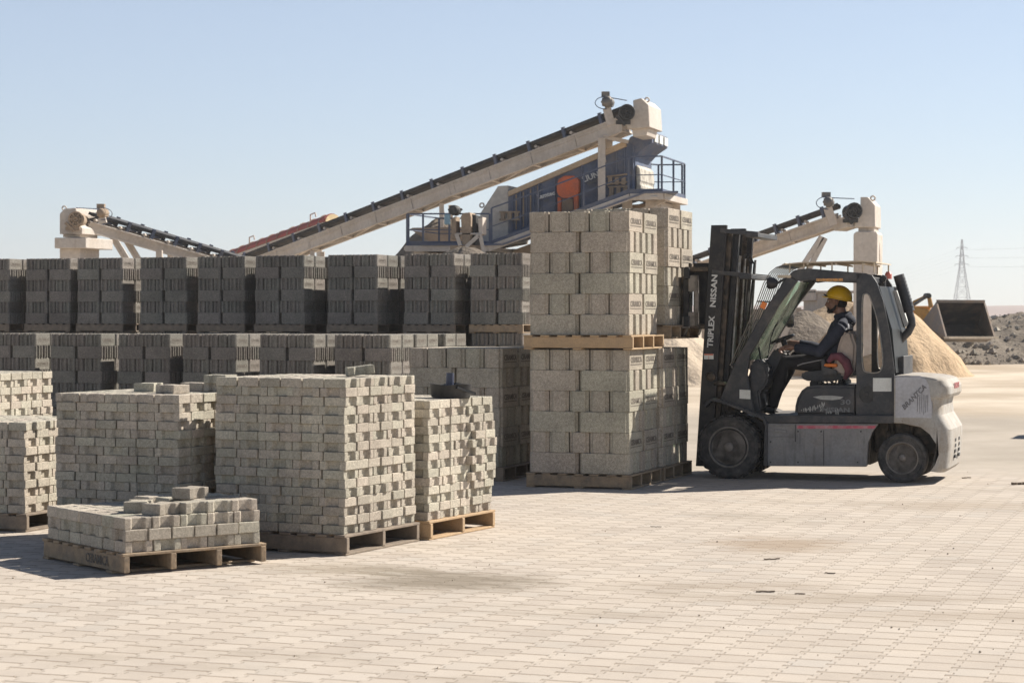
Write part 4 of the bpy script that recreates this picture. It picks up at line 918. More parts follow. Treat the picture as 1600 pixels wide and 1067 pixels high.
body.matrix_world = Matrix.Translation(OF) @ Matrix.Rotation(-TF, 4, 'Z')
tag(body, 'man in yellow helmet, navy hoodie and black tracksuit trousers, seated and steering', 'person')
# eyes, beard, hair
b = MB()
for s in (-1,1): ball(b, H+Vector((-.083,s*.031,.004)), .0115, (1,1,.8), 10)
b.build('eye', M['eye'], body, smooth=True)
b = MB()
for s in (-1,1): ball(b, H+Vector((-.0925,s*.032,.004)), .0055, (1,1,1), 8); b.tube([H+Vector((-.094,s*.018,.030)), H+Vector((-.090,s*.045,.028))], [.005,.004], 6)
b.build('eyebrows', M['hair'], body)
b = MB()
ball(b, H+Vector((-.080,0,-.094)), .029, (.95,1.2,.85), 14); ball(b, H+Vector((-.055,0,-.098)), .032, (1.1,1.4,.6), 14)
for s in (-1,1): b.tube([H+Vector((.004,s*.074,-.030)), H+Vector((-.016,s*.068,-.066)), H+Vector((-.050,s*.048,-.092)), H+Vector((-.078,s*.02,-.100))], [.008,.014,.018,.018], 8); b.tube([H+Vector((-.098,s*.004,-.050)), H+Vector((-.090,s*.026,-.062)), H+Vector((-.080,s*.030,-.086))], [.007,.007,.009], 8)
fused(b, 'beard', M['hair'], body, .006, 1)
b = MB(); ball(b, H+Vector((.040,0,.000)), .080, (.82,.97,1.0), 18); fused(b, 'hair', M['hair'], body, .008, 1)
# dark cap under the helmet, its visor pointing forward
b = MB(); v = []; 
T = Matrix.Rotation(.20, 3, 'Y')       # brim plane: front edge high, nape low
def hp3(x, y, z): return H+Vector((.012,0,.045))+T @ Vector((x,y,z))
arc = [(-.155,0),(-.150,.035),(-.130,.062),(-.085,.078),(-.04,.085)]
o = [(x,-y) for x, y in arc[::-1]]+arc[1:]
vs = [hp3(x, y, .012-.018*(y/.085)**2) for x, y in o]+[hp3(x, y, .005-.018*(y/.085)**2) for x, y in o]; k = len(o)
b.add(vs, [tuple(range(k-1,-1,-1)), tuple(range(k,2*k))]+[(i,(i+1)%k,(i+1)%k+k,i+k) for i in range(k)])
b.build('cap_visor', M['hoodie'], body)
# helmet: dome with ridge, short peak, rim lip
b = MB(); n = 40; rows = 14; vs = []
for i in range(rows+1):
    p = (math.pi/2)*i/rows
    for k in range(n):
        t = 2*math.pi*k/n; rx_, ry_ = .138, .112; rz_ = .128
        x, y, z = rx_*math.sin(p)*math.cos(t), ry_*math.sin(p)*math.sin(t), rz_*math.cos(p)
        ridge = .006*math.exp(-(y/.016)**2)*(1 if z > .02 else 0); vs.append(hp3(x+.008, y, z+ridge-.004))
fs = [(i*n+k, i*n+(k+1)%n, (i+1)*n+(k+1)%n, (i+1)*n+k) for i in range(rows) for k in range(n)]
b.add(vs, fs)
rim = []
for dz, dr in ((0,0),(-.004,.010),(-.012,.012),(-.014,.002)):
    for k in range(n):
        t = 2*math.pi*k/n; peak = max(0, -math.cos(t))**3*.030; rim.append(hp3((.138+dr+peak*(dr>0))*math.cos(t)+.008, (.112+dr)*math.sin(t), -.004+dz-peak*.25*(dr>0)))
b.add(rim, [(i*n+k, i*n+(k+1)%n, (i+1)*n+(k+1)%n, (i+1)*n+k) for i in range(3) for k in range(n)])
b.build('helmet', M['helmet'], body, smooth=True)
# hoodie
b = MB()
limb(b, [shl+Vector((.005,0,.035)), shl+Vector((.0,0,.0)), chest, waist, hip+Vector((-.01,0,.02))], [.085,.115,.135,.135,.140], 20)
for s in (-1,1): limb(b, [shl+Vector((0,s*.05,.01)), J(1318,513,s*.175)], [.085,.078]); limb(b, [chest+Vector((0,s*.06,0)), waist+Vector((0,s*.06,0)), hip+Vector((0,s*.06,.02))], [.120,.115,.12])
b.tube([neck+Vector((-.06,-.0,-.010)), neck+Vector((-.035,-.062,-.012)), neck+Vector((.03,-.085,-.0)), neck+Vector((.075,0,.005)), neck+Vector((.03,.085,0)), neck+Vector((-.035,.062,-.012)), neck+Vector((-.06,0,-.010))], [.026,.030,.036,.042,.036,.030,.026], 10)
ball(b, shl+Vector((.075,0,.035)), .075, (.9,1.3,.9), 16)                       # hood lying on the back
for s, h_ in ((-1,hand_n),(1,hand_f)): arm(s, h_, 1.0, b, .93, .016)
limb(b, [J(1287,549,-.235)+Vector((.03,0,-.005)), J(1287,549,-.235)+Vector((-.03,0,0))], [.058,.058])
rnd = random.Random(12)
for k in range(10):                                                           # folds at elbow and waist
    z = rnd.uniform(0,1); p = waist.lerp(hip, z)+Vector((rnd.uniform(-.03,.02), -.165, 0)); b.tube([p+Vector((-.09,.03,.01)), p, p+Vector((.09,.03,-.012))], [.008,.016,.008], 6)
hd = fused(b, 'hoodie', M['hoodie'], body, .010, 2)
# white print on the shoulder blade, thin slip of cloth wrapped on the hoodie
b = MB(); tri = BVHTree.FromPolygons([v.co.copy() for v in hd.data.vertices], [tuple(p.vertices) for p in hd.data.polygons])
def decal(b, pts, yfrom=-1.0):
    vs = []
    for px, py in pts:
        o = f3(px, py, 0.2); r = tri.ray_cast(o, Vector((0,1,0)), 1.2)
        if r[0] is None: return
        vs.append(r[0]+Vector((0,-.003,0)))
    k = len(vs); b.add(vs+[v+Vector((0,.002,0)) for v in vs], [tuple(range(k)), tuple(range(2*k-1,k-1,-1))])
for i in range(9):
    x0 = 1317+i*1.5; decal(b, [(x0,512-i*.55),(x0+1.3,511.5-i*.55),(x0+2.2,506-i*.7+ (i%3)),(x0+.9,506.5-i*.7+(i%3))]); decal(b, [(x0-1,516-i*.3),(x0+.4,515.5-i*.3),(x0+1.2,512.5-i*.5),(x0,513-i*.5)])
if b.v: b.build('back_print', M['print_w'], hd)
# trousers with grey piping, shoes
b = MB()
for s in (-1,1):
    hp_, kn, an = legs[s]; limb(b, [hp_+Vector((.02,0,0)), hp_.lerp(kn,.4), kn, kn.lerp(an,.3), an.lerp(kn,.12), an+Vector((0,0,-.02))], [.102,.094,.072,.070,.060,.055], 16)
ball(b, hip+Vector((0,0,-.01)), .13, (1,1.25,.85), 18)
tr = fused(b, 'trousers', M['trouser'], body, .010, 2)
tri = BVHTree.FromPolygons([v.co.copy() for v in tr.data.vertices], [tuple(p.vertices) for p in tr.data.polygons])
b = MB(); line = []
for px, py in ((1297,560),(1280,562.5),(1262,566),(1248,569),(1240,572),(1234,579),(1229,590),(1224,602),(1219,614),(1215,624)):
    o = f3(px, py, .2); r = tri.ray_cast(o, Vector((0,1,0)), 1.0)
    if r[0] is not None: line.append(r[0]+Vector((0,-.001,0)))
if len(line) > 2: b.tube(line, .0055, 6); b.build('piping', M['piping'], tr)
b = MB()
for s in (-1,1):
    hp_, kn, an = legs[s]; a = an+Vector((-.0,0,-.045)); b.tube([a+Vector((.03,0,-.005)), a+Vector((-.03,0,-.0)), a+Vector((-.10,0,.012)), a+Vector((-.165,0,.022))], [.042,.046,.040,.028], 12)
fused(b, 'shoes', M['shoe'], body, .008, 1)
# ---------------------------------------------------------------- background: crushing plant, piles, loader, pylons
M['plant'] = mat('plant_paint', (.56,.50,.44), .65, (.47,.40,.33), 1.2, .4,.7, dust=.3, dcol=(.46,.36,.27))
streak(M['plant'], .13, .5, (.27,.19,.12), 0); streak(M['plant'], .4, .35, (.30,.23,.16), .25)
M['navy'] = mat('navy_paint', (.085,.115,.19), .65, (.13,.145,.19), 1.6, .4,.7, dust=.5, dcol=(.30,.25,.21))
M['rail_b'] = mat('railing_blue', (.065,.085,.14), .6, (.13,.135,.16), 2)
M['belt'] = mat('conveyor_belt', (.028,.030,.036), .8, (.07,.065,.065), 2, dust=.2)
M['redcov'] = mat('red_belt_cover', (.42,.10,.075), .6, (.30,.10,.08), 2.5, .4,.65, dust=.2)
M['screen_or'] = mat('orange_drive', (.62,.13,.04), .6, (.45,.12,.06), 3, dust=.3, dcol=(.4,.26,.18))
M['dusty'] = mat('dust_caked_steel', (.36,.27,.19), .9, (.25,.19,.14), 2.5, bump=.2, bscale=8)
M['ochre'] = mat('dust_ledge', (.52,.39,.26), .95, (.44,.33,.22), 2)
M['motor'] = mat('motor_grey', (.13,.13,.13), .6, (.26,.22,.18), 5, metal=.3)
M['yellow'] = mat('loader_yellow', (.60,.32,.07), .6, (.46,.25,.08), 1.8, dust=.35, dcol=(.42,.31,.2))
M['bucket'] = mat('worn_bucket_steel', (.22,.185,.155), .6, (.33,.23,.15), 1.6, .4,.62, metal=.3, dust=.35, dcol=(.36,.28,.2))
M['bucket_in'] = mat('bucket_inside', (.095,.08,.07), .6, (.30,.215,.145), 1.3, .45,.68, metal=.3)
M['lattice'] = mat('galvanised_lattice', (.42,.43,.45), .7)
class Local:                     # collects meshes for one thing standing at a ground point
    def __init__(s, name, at, label, cat, group=None): s.o = Vector((at[0], at[1], 0)); s.root = empty(name, s.o, 0, label, cat, group)
    def put(s, b, name, m, bevel=0, smooth=False, parent=None): return b.build(name, m, parent or s.root, bevel, 1, smooth, off=s.o)
def conveyor(label, P0, P1, wid, hgt, away, nbr, sgn, red=None, motor='plain', legs=(), name='belt_conveyor'):
    """P0 low end, P1 head end, near side bottom line of the truss; away = unit vector to its far side"""
    P0, P1, away = Vector(P0), Vector(P1), Vector(away); d = (P1-P0).normalized(); up = away.cross(d); up = -up if up.z < 0 else up; up.normalize()
    L = Local(name, ((P0+P1)/2).to_tuple(), label, 'conveyor'); A = away*wid; sc = hgt
    for o_ in (Vector(), A):
        b = MB(); b.bar(P0+o_+up*hgt/2, P1+o_+up*hgt/2, .07, hgt, up); b.bar(P0+o_+up*.02, P1+o_+up*.02, .13, .05, up); b.bar(P0+o_+up*(hgt-.02), P1+o_+up*(hgt-.02), .13, .05, up); L.put(b, 'side_beam', M['plant'])
    n = int((P1-P0).length/1.9); b = MB()
    for i in range(n+1):
        p = P0.lerp(P1, i/n); b.bar(p+up*.03, p+A+up*.03, .08, .06, up)
        if i < n: q = P0.lerp(P1, (i+1)/n); b.bar(p+up*.03+A*(i%2), q+up*.03+A*(1-i%2), .06, .05, up)
    L.put(b, 'cross_bracing', M['plant']); b = MB()
    for i in range(1, n): p = P0.lerp(P1, i/n)-away*.045; b.bar(p+up*.05, p+up*(hgt-.05), .05, .03, d)
    for i in range(2): p = P0.lerp(P1, .33+.34*i)-away*.05; b.bar(p+up*.03-d*.16+up*hgt*.5, p+up*.03+d*.16+up*hgt*.5, .02, hgt*.8, up)
    b.tube([P0-away*.05+up*(hgt*.72), P0.lerp(P1,.3)-away*.06+up*(hgt*.66), P0.lerp(P1,.6)-away*.05+up*(hgt*.74), P1-away*.05+up*(hgt*.7)], .018, 5); L.put(b, 'stiffeners', M['plant'])
    bt = hgt+.25; b = MB(); Pb0, Pb1 = P0+up*bt, P1+up*bt+d*.15
    side = A.normalized()
    vs = []
    for p in (Pb0, Pb1):
        for s_, h_ in ((-.05,.0),(.0,-.05),(.25,-.11),(.75,-.11),(1.0,-.05),(1.05,0),(1.0,.01)): vs.append(p+A*s_+up*h_)
    b.add(vs, [(i,(i+1)%7,(i+1)%7+7,i+7) for i in range(7)]); b.bar(Pb0+A*0-up*.03, Pb1-up*.03, .03, .085, up); L.put(b, 'belt', M['belt'])
    for i in range(nbr):
        p = P0.lerp(P1, (i+.5)/nbr); b = MB(); b.bar(p-side*.04+up*(hgt), p-side*.04+up*(bt+.06), .05, .12, d); b.bar(p+A+up*(hgt), p+A+up*(bt+.05), .05, .12, d); b.bar(p+up*(hgt+.08), p+A+up*(hgt+.08), .07, .07, up)
        br = L.put(b, 'idler_bracket', M['rail_b']); b = MB(); q = p+d*.30+up*(hgt+.07); b.cyl(q-side*.09, q+A, .045, 10); L.put(b, 'return_roller', M['plant'], parent=br)
    return L, P0, P1, d, up, A, side, bt
def legs(L, pts, A, w=.14):
    for top, foot in pts:
        b = MB(); b.bar(top, foot, w, w, (0,1,0)); b.bar(top+A, foot+A, w, w, (0,1,0)); m_ = 5
        for i in range(m_):
            p, q = Vector(top).lerp(Vector(foot), i/m_), Vector(top).lerp(Vector(foot), (i+1)/m_); b.bar(p, q+A, .05, .05, (0,1,0)); b.bar(q, q+A, .05, .05, (0,1,0))
        L.put(b, 'support_leg', M['plant'])
def headbox(L, pts, Z, depth, m=None, name='head_box'):
    b = MB(); v0 = [W(x,y,Z) for x,y in pts]; dv = Vector((depth*.30, depth*.95, 0)); n = len(v0)
    b.add(v0+[p+dv for p in v0], [tuple(range(n)), tuple(range(2*n-1,n-1,-1))]+[(i,i+n,(i+1)%n+n,(i+1)%n) for i in range(n)])
    return L.put(b, name, m or M['plant'], .015)
def eye_ring(L, px, py, Z, r=.06, par=None):
    c = W(px,py,Z); b = MB(); b.tube([c+Vector((r*math.cos(t),0,r*math.sin(t))) for t in [2*math.pi*i/14 for i in range(15)]], .022, 6, False); L.put(b, 'lifting_eye', M['plant'], parent=par)
def drive(L, px, py, Z, foot, drum, r=.19, m='motor'):
    r *= .82
    c = W(px,py,Z); b = MB(); b.lathe(c+Vector((-.02,-.22,0)), (.25,1,0), [(0,r*.45),(.03,r*.8),(.08,r),(.36,r),(.40,r*.7),(.46,r*.3)], 20); 
    for k in range(10): t = 2*math.pi*k/10; b.bar(c+Vector((math.cos(t)*r,-.12,math.sin(t)*r)), c+Vector((math.cos(t)*r+.06,.12,math.sin(t)*r)), .02, .035)
    b.box(c+Vector((-.03,.05,r+.06)), (.22,.2,.14)); mo_ = L.put(b, 'motor', M[m], smooth=True)
    b = MB(); f = W(foot[0],foot[1],Z); b.bar(c-Vector((0,0,r)), f, .22, .16, (0,1,0)); L.put(b, 'motor_bracket', M['plant'])
    dc = W(drum[0],drum[1],Z); b = MB(); b.lathe(dc+Vector((0,-.25,0)), (0,1,0), [(0,.02),(-.03,.04),(-.03,.07),(.04,.08),(.06,.16),(.0,.17),(.0,.215),(.03,.225),(.10,.225),(.14,.20),(.9,.20)], 28)
    for k in range(6): t = 2*math.pi*k/6; b.bar(dc+Vector((math.cos(t)*.08,-.235,math.sin(t)*.08)), dc+Vector((math.cos(t)*.17,-.235,math.sin(t)*.17)), .05, .04, (0,1,0)); b.box(dc+Vector((math.cos(t+.5)*.12,-.23,math.sin(t+.5)*.12)), (.04,.04,.04))
    b.box(dc+Vector((-.1,-.15,-.27)), (.4,.14,.10)); b.bar(dc+Vector((-.3,-.2,-.1)), dc+Vector((-.05,-.2,-.35)), .08, .1, (0,1,0)); L.put(b, 'drive_drum', M['rimdark' if m == 'motor' else m])
    b = MB(); s_ = 1 if px > drum[0] else -1
    b.tube([c+Vector((s_*.32*math.sin(t),-.1,.20*math.cos(t)-.06+.02*t)) for t in [math.pi*i/12 for i in range(13)]], .012, 5)
    b.tube([c+Vector((0,-.14,r*.8)), dc+Vector((0,-.2,.32))], .014, 5); L.put(b, 'cable', M['rail_b'])
aw = Vector((.24,.97,0))
# long conveyor running up to the screen
P0, P1 = W(300,459,75), W(975,205,56.5)
L, P0, P1, d, up, A, side, bt = conveyor('long beige conveyor with dark belt climbing right above the blue screen', P0, P1, 1.05, .41, aw, 15, 1)
headbox(L, [(989,157),(1002,153.5),(1013,164),(1015,199),(981,202),(978,196),(990,178)], 56.0, 1.5); eye_ring(L, 1011,156.5,56.3)
headbox(L, [(987,201),(1013,199),(1010,212),(989,214)], 56.2, 1.1, name='chute_neck')
drive(L, 948,160,55.9, (955,196), (979,177)); legs(L, [(W(940,216,57.0), W(940,560,57.0))], A, .20); legs(L, [(W(488,392,69), W(488,600,69)), (W(690,318,63.5), W(690,600,63.5))], A)
b = MB(); b.bar(W(941,214,57), W(982,222,57), .1,.1); L.put(b, 'support_brace', M['plant'])
# red covered conveyor behind it
P0, P1 = W(330,416,82), W(519,347,77)
L = Local('belt_conveyor', (P0+P1)/2, 'short conveyor under rounded red cover, behind the long one', 'conveyor')
d = (P1-P0).normalized(); u_ = Vector((0,0,1)); sd = d.cross(u_).normalized(); b = MB(); n = 14; vs = []
for k in range(2):
    p = (P0, P1)[k]
    for i in range(n+1): t = math.pi*i/n; vs.append(p+sd*math.cos(t)*.42+u_*(math.sin(t)*.32))
b.add(vs, [(i,i+1,i+n+2,i+n+1) for i in range(n)]+[tuple(range(n+1)), tuple(range(2*n+1,n,-1))]); cv = L.put(b, 'belt_cover', M['redcov'], smooth=False)
b = MB(); m_ = 12
for k in range(m_):
    p = P0.lerp(P1, (k+.5)/m_); b.tube([p+sd*math.cos(t)*.43+u_*math.sin(t)*.33 for t in [math.pi*i/n for i in range(n+1)]], .022, 5)
L.put(b, 'cover_seams', M['dusty'], parent=cv)
b = MB(); vs = [P1+d*.03+sd*math.cos(math.pi*i/n)*.37+u_*(math.sin(math.pi*i/n)*.28) for i in range(n+1)]; vs2 = [p+d*.03 for p in vs]; b.add(vs+vs2, [tuple(range(n+1)), tuple(range(2*n+1,n,-1))]+[(i,i+1,i+n+2,i+n+1) for i in range(n)]); L.put(b, 'end_plate', mat('cover_end', (.70,.55,.32), .7))
for f in (.33,.83):
    p = P0.lerp(P1, f)+u_*.3; b = MB(); b.tube([p+d*.0, p+u_*.28, p+u_*.28+d*.28, p+u_*.12+d*.32], .03, 6); L.put(b, 'handle', M['plant'])
b = MB(); b.bar(P0-u_*.06, P1-u_*.06, .8, .1); 
for f in (.1,.9): p = P0.lerp(P1, f); b.bar(p, Vector((p.x,p.y,0)), .2, .2, (0,1,0))
L.put(b, 'frame', M['plant'])
# left conveyor, falling to the right
P0, P1 = W(420,443,66), W(134,361,59.5)
L, P0, P1, d, up, A, side, bt = conveyor('beige conveyor at left sloping down to the right behind the stacks', P0, P1, .95, .31, Vector((.2,.98,0)), 8, -1)
headbox(L, [(93,334),(101,326),(118,325),(120,336),(119,348),(128,356),(128,366),(93,366)], 59, 1.3); eye_ring(L, 100.5,325.5,59.3)
headbox(L, [(98,366),(126,366),(126,371),(98,371)], 59.2, 1.0, name='chute_neck'); headbox(L, [(85,371.5),(134,371.5),(134,388),(85,388)], 58.6, 1.6, name='chute_collar'); headbox(L, [(93,388),(126,388),(125,584),(94,584)], 58.9, 1.1, name='chute_leg')
drive(L, 159,333,59, (161,349), (121,343), .16, 'dusty'); L2 = [(W(172,368,60.5), W(215,440,60.5)), (W(178,368,60.5), W(222,440,60.5))]
b = MB()
for p, q in L2: b.bar(p, q, .09, .09, (0,1,0)); b.bar(p+A, q+A, .09, .09, (0,1,0))
for k in range(5): b.bar(L2[0][0].lerp(L2[0][1], k/5), L2[1][0].lerp(L2[1][1], k/5), .06,.06, (0,1,0))
q = L2[0][1]; b.bar(q, Vector((q.x+.5, q.y, 0)), .14,.14,(0,1,0)); q = L2[1][1]; b.bar(q, Vector((q.x+.6, q.y, 0)), .14,.14,(0,1,0)); L.put(b, 'inclined_strut', M['plant']); legs(L, [(W(249,391,61.5), W(249,600,61.5))], A, .18)
# right conveyor and its tower
P0, P1 = W(1040,447,64), W(1312,353,56)
L, P0, P1, d, up, A, side, bt = conveyor('beige conveyor behind the mast rising right to a tall square tower', P0, P1, .95, .35, aw, 8, 1)
b = MB(); b.bar(P1, P1+(W(1336,352,55.6)-P1)*.9+up*.1, .5,.3); L.put(b, 'head_frame', M['plant'])
headbox(L, [(1344.5,308),(1356,308),(1367,320.5),(1367.5,355),(1335,355.5),(1335,348),(1344,338)], 55.6, 1.2); eye_ring(L, 1364,310,55.8)
headbox(L, [(1341,355),(1366,355),(1366,363),(1341,363)], 55.8, .9, name='chute_neck'); headbox(L, [(1338,362),(1369,362),(1371,366),(1369,589),(1333,589),(1333.5,366)], 55.6, 1.1, name='tower'); 
b = MB(); c = W(1376,395,56.3); b.lathe(c, (1,-.25,0), [(-.12,.36),(0,.36),(.03,.2)], 18); L.put(b, 'round_hatch', M['plant'])
drive(L, 1293,316,55.6, (1302,352), (1333,330), .17)
for o_, e in ((W(1284,370,56.3), W(1245,430,56.3)), (W(1289,372,56.3), W(1259,430,56.3))):
    b = MB(); b.bar(o_, e, .14,.14,(0,1,0)); f = e+(e-o_)*1.9; f.z = 0; b.bar(e, f, .14,.14,(0,1,0)); L.put(b, 'inclined_strut', M['plant'])
# ---- blue vibrating screen on its platform
SC = Local('screening_plant', W(880,300,58), 'blue vibrating screen with orange drive on a railed beige platform', 'screening machine')
Z0 = 57.5; dv = Vector((.50,1.65,0)).normalized()*2.1
def slab(pts, Z, depth, name, m, par=None, bev=.01, yo=0):
    b = MB(); v0 = [W(x,y,Z)+Vector((0,yo,0)) for x,y in pts]; e = dv.normalized()*depth; n = len(v0)
    b.add(v0+[p+e for p in v0], [tuple(range(n)), tuple(range(2*n-1,n-1,-1))]+[(i,i+n,(i+1)%n+n,(i+1)%n) for i in range(n)]); return SC.put(b, name, m, bev, parent=par)
body = slab([(794,301),(977,228),(985,214),(1016,204),(1019,206),(1019,223),(1003,234),(993,245),(992,300),(975,308),(870,345),(794,372)], Z0, 2.0, 'screen_body', M['navy'])
slab([(794,299),(976,220),(979,229),(794,307)], Z0-.08, 2.1, 'dust_ledge', M['ochre'])
slab([(750,334),(778,291),(794,290),(794,378),(750,386)], Z0+.0, 2.0, 'feed_box', mat('feed_box_grey', (.46,.42,.37), .7, dust=.2)); eye_ring(SC, 753,321,Z0)
for k in range(9):
    x = 800+k*5.6; slab([(x,304-(k*2.3)+3),(x+1.4,304-(k*2.3)+2.4),(x+1.4,360-k*2),(x,361-k*2)], Z0-.05, .05, 'rib', M['dusty' if k%2 else 'navy'], body, 0)
for x in (812,841,866,908,932,962,975,988): 
    yt = 301-(x-794)*.405; slab([(x,yt+4),(x+1.8,yt+3.4),(x+1.8,min(365,yt+78)),(x,min(365,yt+78))], Z0-.07, .07, 'rib', M['navy'], body, 0)
slab([(870,288),(873,280),(882,275),(897,275),(904,281),(904,300),(901,306),(896,309),(880,310),(873,306),(870,300)], Z0-.22, .2, 'drive_cover', M['screen_or']); slab([(871,308),(876,309),(876,345),(871,347)], Z0-.2, .12, 'drive_post', M['screen_or']); slab([(896,308),(903,305),(903,333),(897,336)], Z0-.2, .12, 'drive_post', M['screen_or'])
slab([(878,311),(895,311),(895,340),(878,345)], Z0-.06, .05, 'screen_panel', M['dusty'], body, 0)
def stext(txt, px, py, w_px, ang=.36, m='letter'):
    p = W(px,py,Z0-.10); me_o = put_text('lettering', txt, w_px*Z0/FPX/len(txt)*1.45, M[m], body, Matrix.Translation(-SC.o) @ basis(p, (math.cos(ang),0,math.sin(ang)), (-math.sin(ang),0,math.cos(ang))), .01, .006); return me_o
stext('LIUN', 923,277,34); stext('GROUP', 927,284,20,.36,'letter_grey'); stext('Lamtec', 853,305,40,.26); stext('screens', 854,313,14,.26,'letter_grey')
stext('metec', 888,292,22,.1,'navy')
for a in (((780,330),(812,330),6),((948,275),(979,271),6),((950,291),(982,290),9)):
    (x0,y0),(x1,y1),h = a
    for yy in (0, h+6): slab([(x0,y0+yy),(x1,y1+yy),(x1,y1+yy+2.5),(x0,y0+yy+2.5)], Z0-.12, .10, 'spring_bracket', M['dusty'], body, 0)
    for k in range(3): x = x0+5+(x1-x0-10)*k/2; slab([(x-3,y0+2),(x+3,y0+2),(x+3,y0+h+8),(x-3,y0+h+8)], Z0-.10, .08, 'spring', M['dusty'], body, 0)
# head chute at the right: three white windows, flared hood, rolled apron
e1 = dv.normalized(); hx = W(1019,206,Z0); bx = W(1019,223,Z0)
for k in range(3):
    b = MB(); p0 = hx.lerp(bx,.12)+e1*(.18+.62*k)+Vector((.02,0,0)); p1 = hx.lerp(bx,.88)+e1*(.18+.62*k)+Vector((.02,0,0)); b.add([p0,p1,p1+e1*.44,p0+e1*.44,p0+Vector((.02,0,0)),p1+Vector((.02,0,0)),p1+e1*.44+Vector((.02,0,0)),p0+e1*.44+Vector((.02,0,0))], [(0,1,2,3),(7,6,5,4),(0,4,5,1),(1,5,6,2),(2,6,7,3),(3,7,4,0)]); SC.put(b, 'window_panel', M['white'], parent=body)
b = MB(); a0 = W(994,257,Z0)
prof = [(0,0),(.10,-.10),(.13,-.45),(.10,-.52),(.14,-.60),(.16,-.95),(.08,-1.0),(0,-1.0)]
vs = [a0+Vector((x,0,z)) for x,z in prof]; w_ = e1*1.75; n = len(vs); b.add(vs+[p+w_ for p in vs], [tuple(range(n)), tuple(range(2*n-1,n-1,-1))]+[(i,i+n,(i+1)%n+n,(i+1)%n) for i in range(n)]); SC.put(b, 'rolled_apron', mat('apron_canvas', (.50,.46,.38), .7, (.24,.20,.16), 4, .45,.6), .02)
# platform beams, decks, railings
def beam(p, q, h_px, Z, name='platform_beam', m='plant', w=.12):
    b = MB(); P, Q = W(p[0],p[1]+h_px/2,Z), W(q[0],q[1]+h_px/2,Z); b.bar(P, Q, w, h_px*Z/FPX); b.bar(P+dv*1.35, Q+dv*1.35, w, h_px*Z/FPX); 
    n = max(2, int((Q-P).length/1.2))
    for i in range(n+1): r = P.lerp(Q, i/n); b.bar(r, r+dv*1.35, .08, .1)
    SC.put(b, name, M[m], .005)
    b = MB(); up_ = Vector((0,0,h_px*Z/FPX/2+.03)); b.bar((P+dv*.675)+up_, (Q+dv*.675)+up_, dv.length*1.35+.1, .05); SC.put(b, 'deck', M['navy'])
Zp = 56.6
beam((633,384),(762,384),9,Zp); beam((762,384),(984,303),10,Zp); beam((984,303),(1036,302),10,Zp)
b = MB(); DE = dv.normalized()*3.0; P = W(1036,307,Zp); Q = P+DE; b.bar(P,Q,.12,.17); b.bar(Q, Q-Vector((.75,-.1,0)),.12,.17); b.bar(P-Vector((.6,0,.02)), Q-Vector((.6,0,.02)),.9,.05); SC.put(b, 'platform_beam', M['plant'], .004)
b = MB(); b.bar(Q-Vector((.25,0,.1)), Q-Vector((.5,0,.5)), .25,.2); b.bar(P-Vector((.3,-.6,.18)), Q-Vector((.5,0,.18)), .3,.2); b.bar(W(1000,330,57.5), W(1040,312,57.0), .1,.1); SC.put(b, 'platform_brace', M['plant'])
def railing(pts, hgt, off_=Vector(), every=1):
    b = MB(); P = [Vector(p)+off_ for p in pts]; u3 = Vector((0,0,hgt))
    for a, c in zip(P[:-1], P[1:]): b.bar(a+u3, c+u3, .04,.04); b.bar(a+u3*.5, c+u3*.5, .026,.026); b.bar(a+Vector((0,0,.06)), c+Vector((0,0,.06)), .03,.13)
    for p in P: b.bar(p, p+u3-Vector((0,0,.005)), .055,.055,(0,1,0))
    SC.put(b, 'railing', M['rail_b'])
railing([W(636,384,Zp), W(661,384,Zp), W(702,384,Zp), W(765,384,Zp)], .88); railing([W(768,383,Zp), W(841,357,Zp), W(912,330,Zp), W(982,303,Zp), W(1034,302,Zp), W(1034,302,Zp)+DE*.5, W(1034,302,Zp)+DE], 1.02)
railing([W(1034,302,Zp)+DE-Vector((.07,0,0)), W(1034,302,Zp)+DE-Vector((.75,-.1,0)), W(1034,302,Zp)+DE*.8-Vector((1.3,0,0))], 1.0); railing([W(636,384,Zp)+dv*.06, W(636,384,Zp)+dv*1.3, W(705,384,Zp)+dv*1.3], .88)
for x, Zl in ((655,57),(735,57),(850,58.5),(980,58),(1025,57.5)):
    b = MB(); t_ = W(x, 384 if x < 762 else 384-(min(x,984)-762)*.365+8, Zl); b.bar(t_, Vector((t_.x,t_.y,0)), .28,.28,(0,1,0)); b.bar(t_+dv*1.2, Vector((t_.x,t_.y,0))+dv*1.2, .28,.28,(0,1,0)); SC.put(b, 'support_leg', M['plant'])
slab([(800,392),(985,320),(1020,318),(985,345),(960,584),(800,584)], 58.6, 1.4, 'collecting_hopper', M['dusty']); slab([(655,395),(800,395),(790,585),(665,585)], 58.4, 1.4, 'collecting_hopper', M['plant'])
slab([(690,390),(640,358),(645,356),(720,355),(735,384)], 60.5, 1.6, 'feed_hopper', M['dusty'])
# small crusher drive on the platform
CR = Local('crusher_drive', W(730,400,54.5), 'dusty belt drive with dark motor on splayed beige legs', 'machine')
Zc = 54.5
def cbox(pts, depth, name, m, par=None, Z=Zc): 
    b = MB(); v0 = [W(x,y,Z) for x,y in pts]; e = Vector((.2,1,0)).normalized()*depth; n = len(v0); b.add(v0+[p+e for p in v0], [tuple(range(n)), tuple(range(2*n-1,n-1,-1))]+[(i,i+n,(i+1)%n+n,(i+1)%n) for i in range(n)]); return CR.put(b, name, m, .01, parent=par)
cbox([(720,338),(724,333),(734,332),(736,340),(735,384),(722,382)], .7, 'belt_housing', M['dusty']); cbox([(737,335),(744,336),(743,384),(737,384)], .7, 'rear_housing', M['rimdark'], Z=Zc+.2); cbox([(705,342),(712,338),(713,374),(706,374)], .5, 'side_plate', M['dusty']); cbox([(747,342),(754,339),(754,366),(748,366)], .5, 'side_plate', M['plant'])
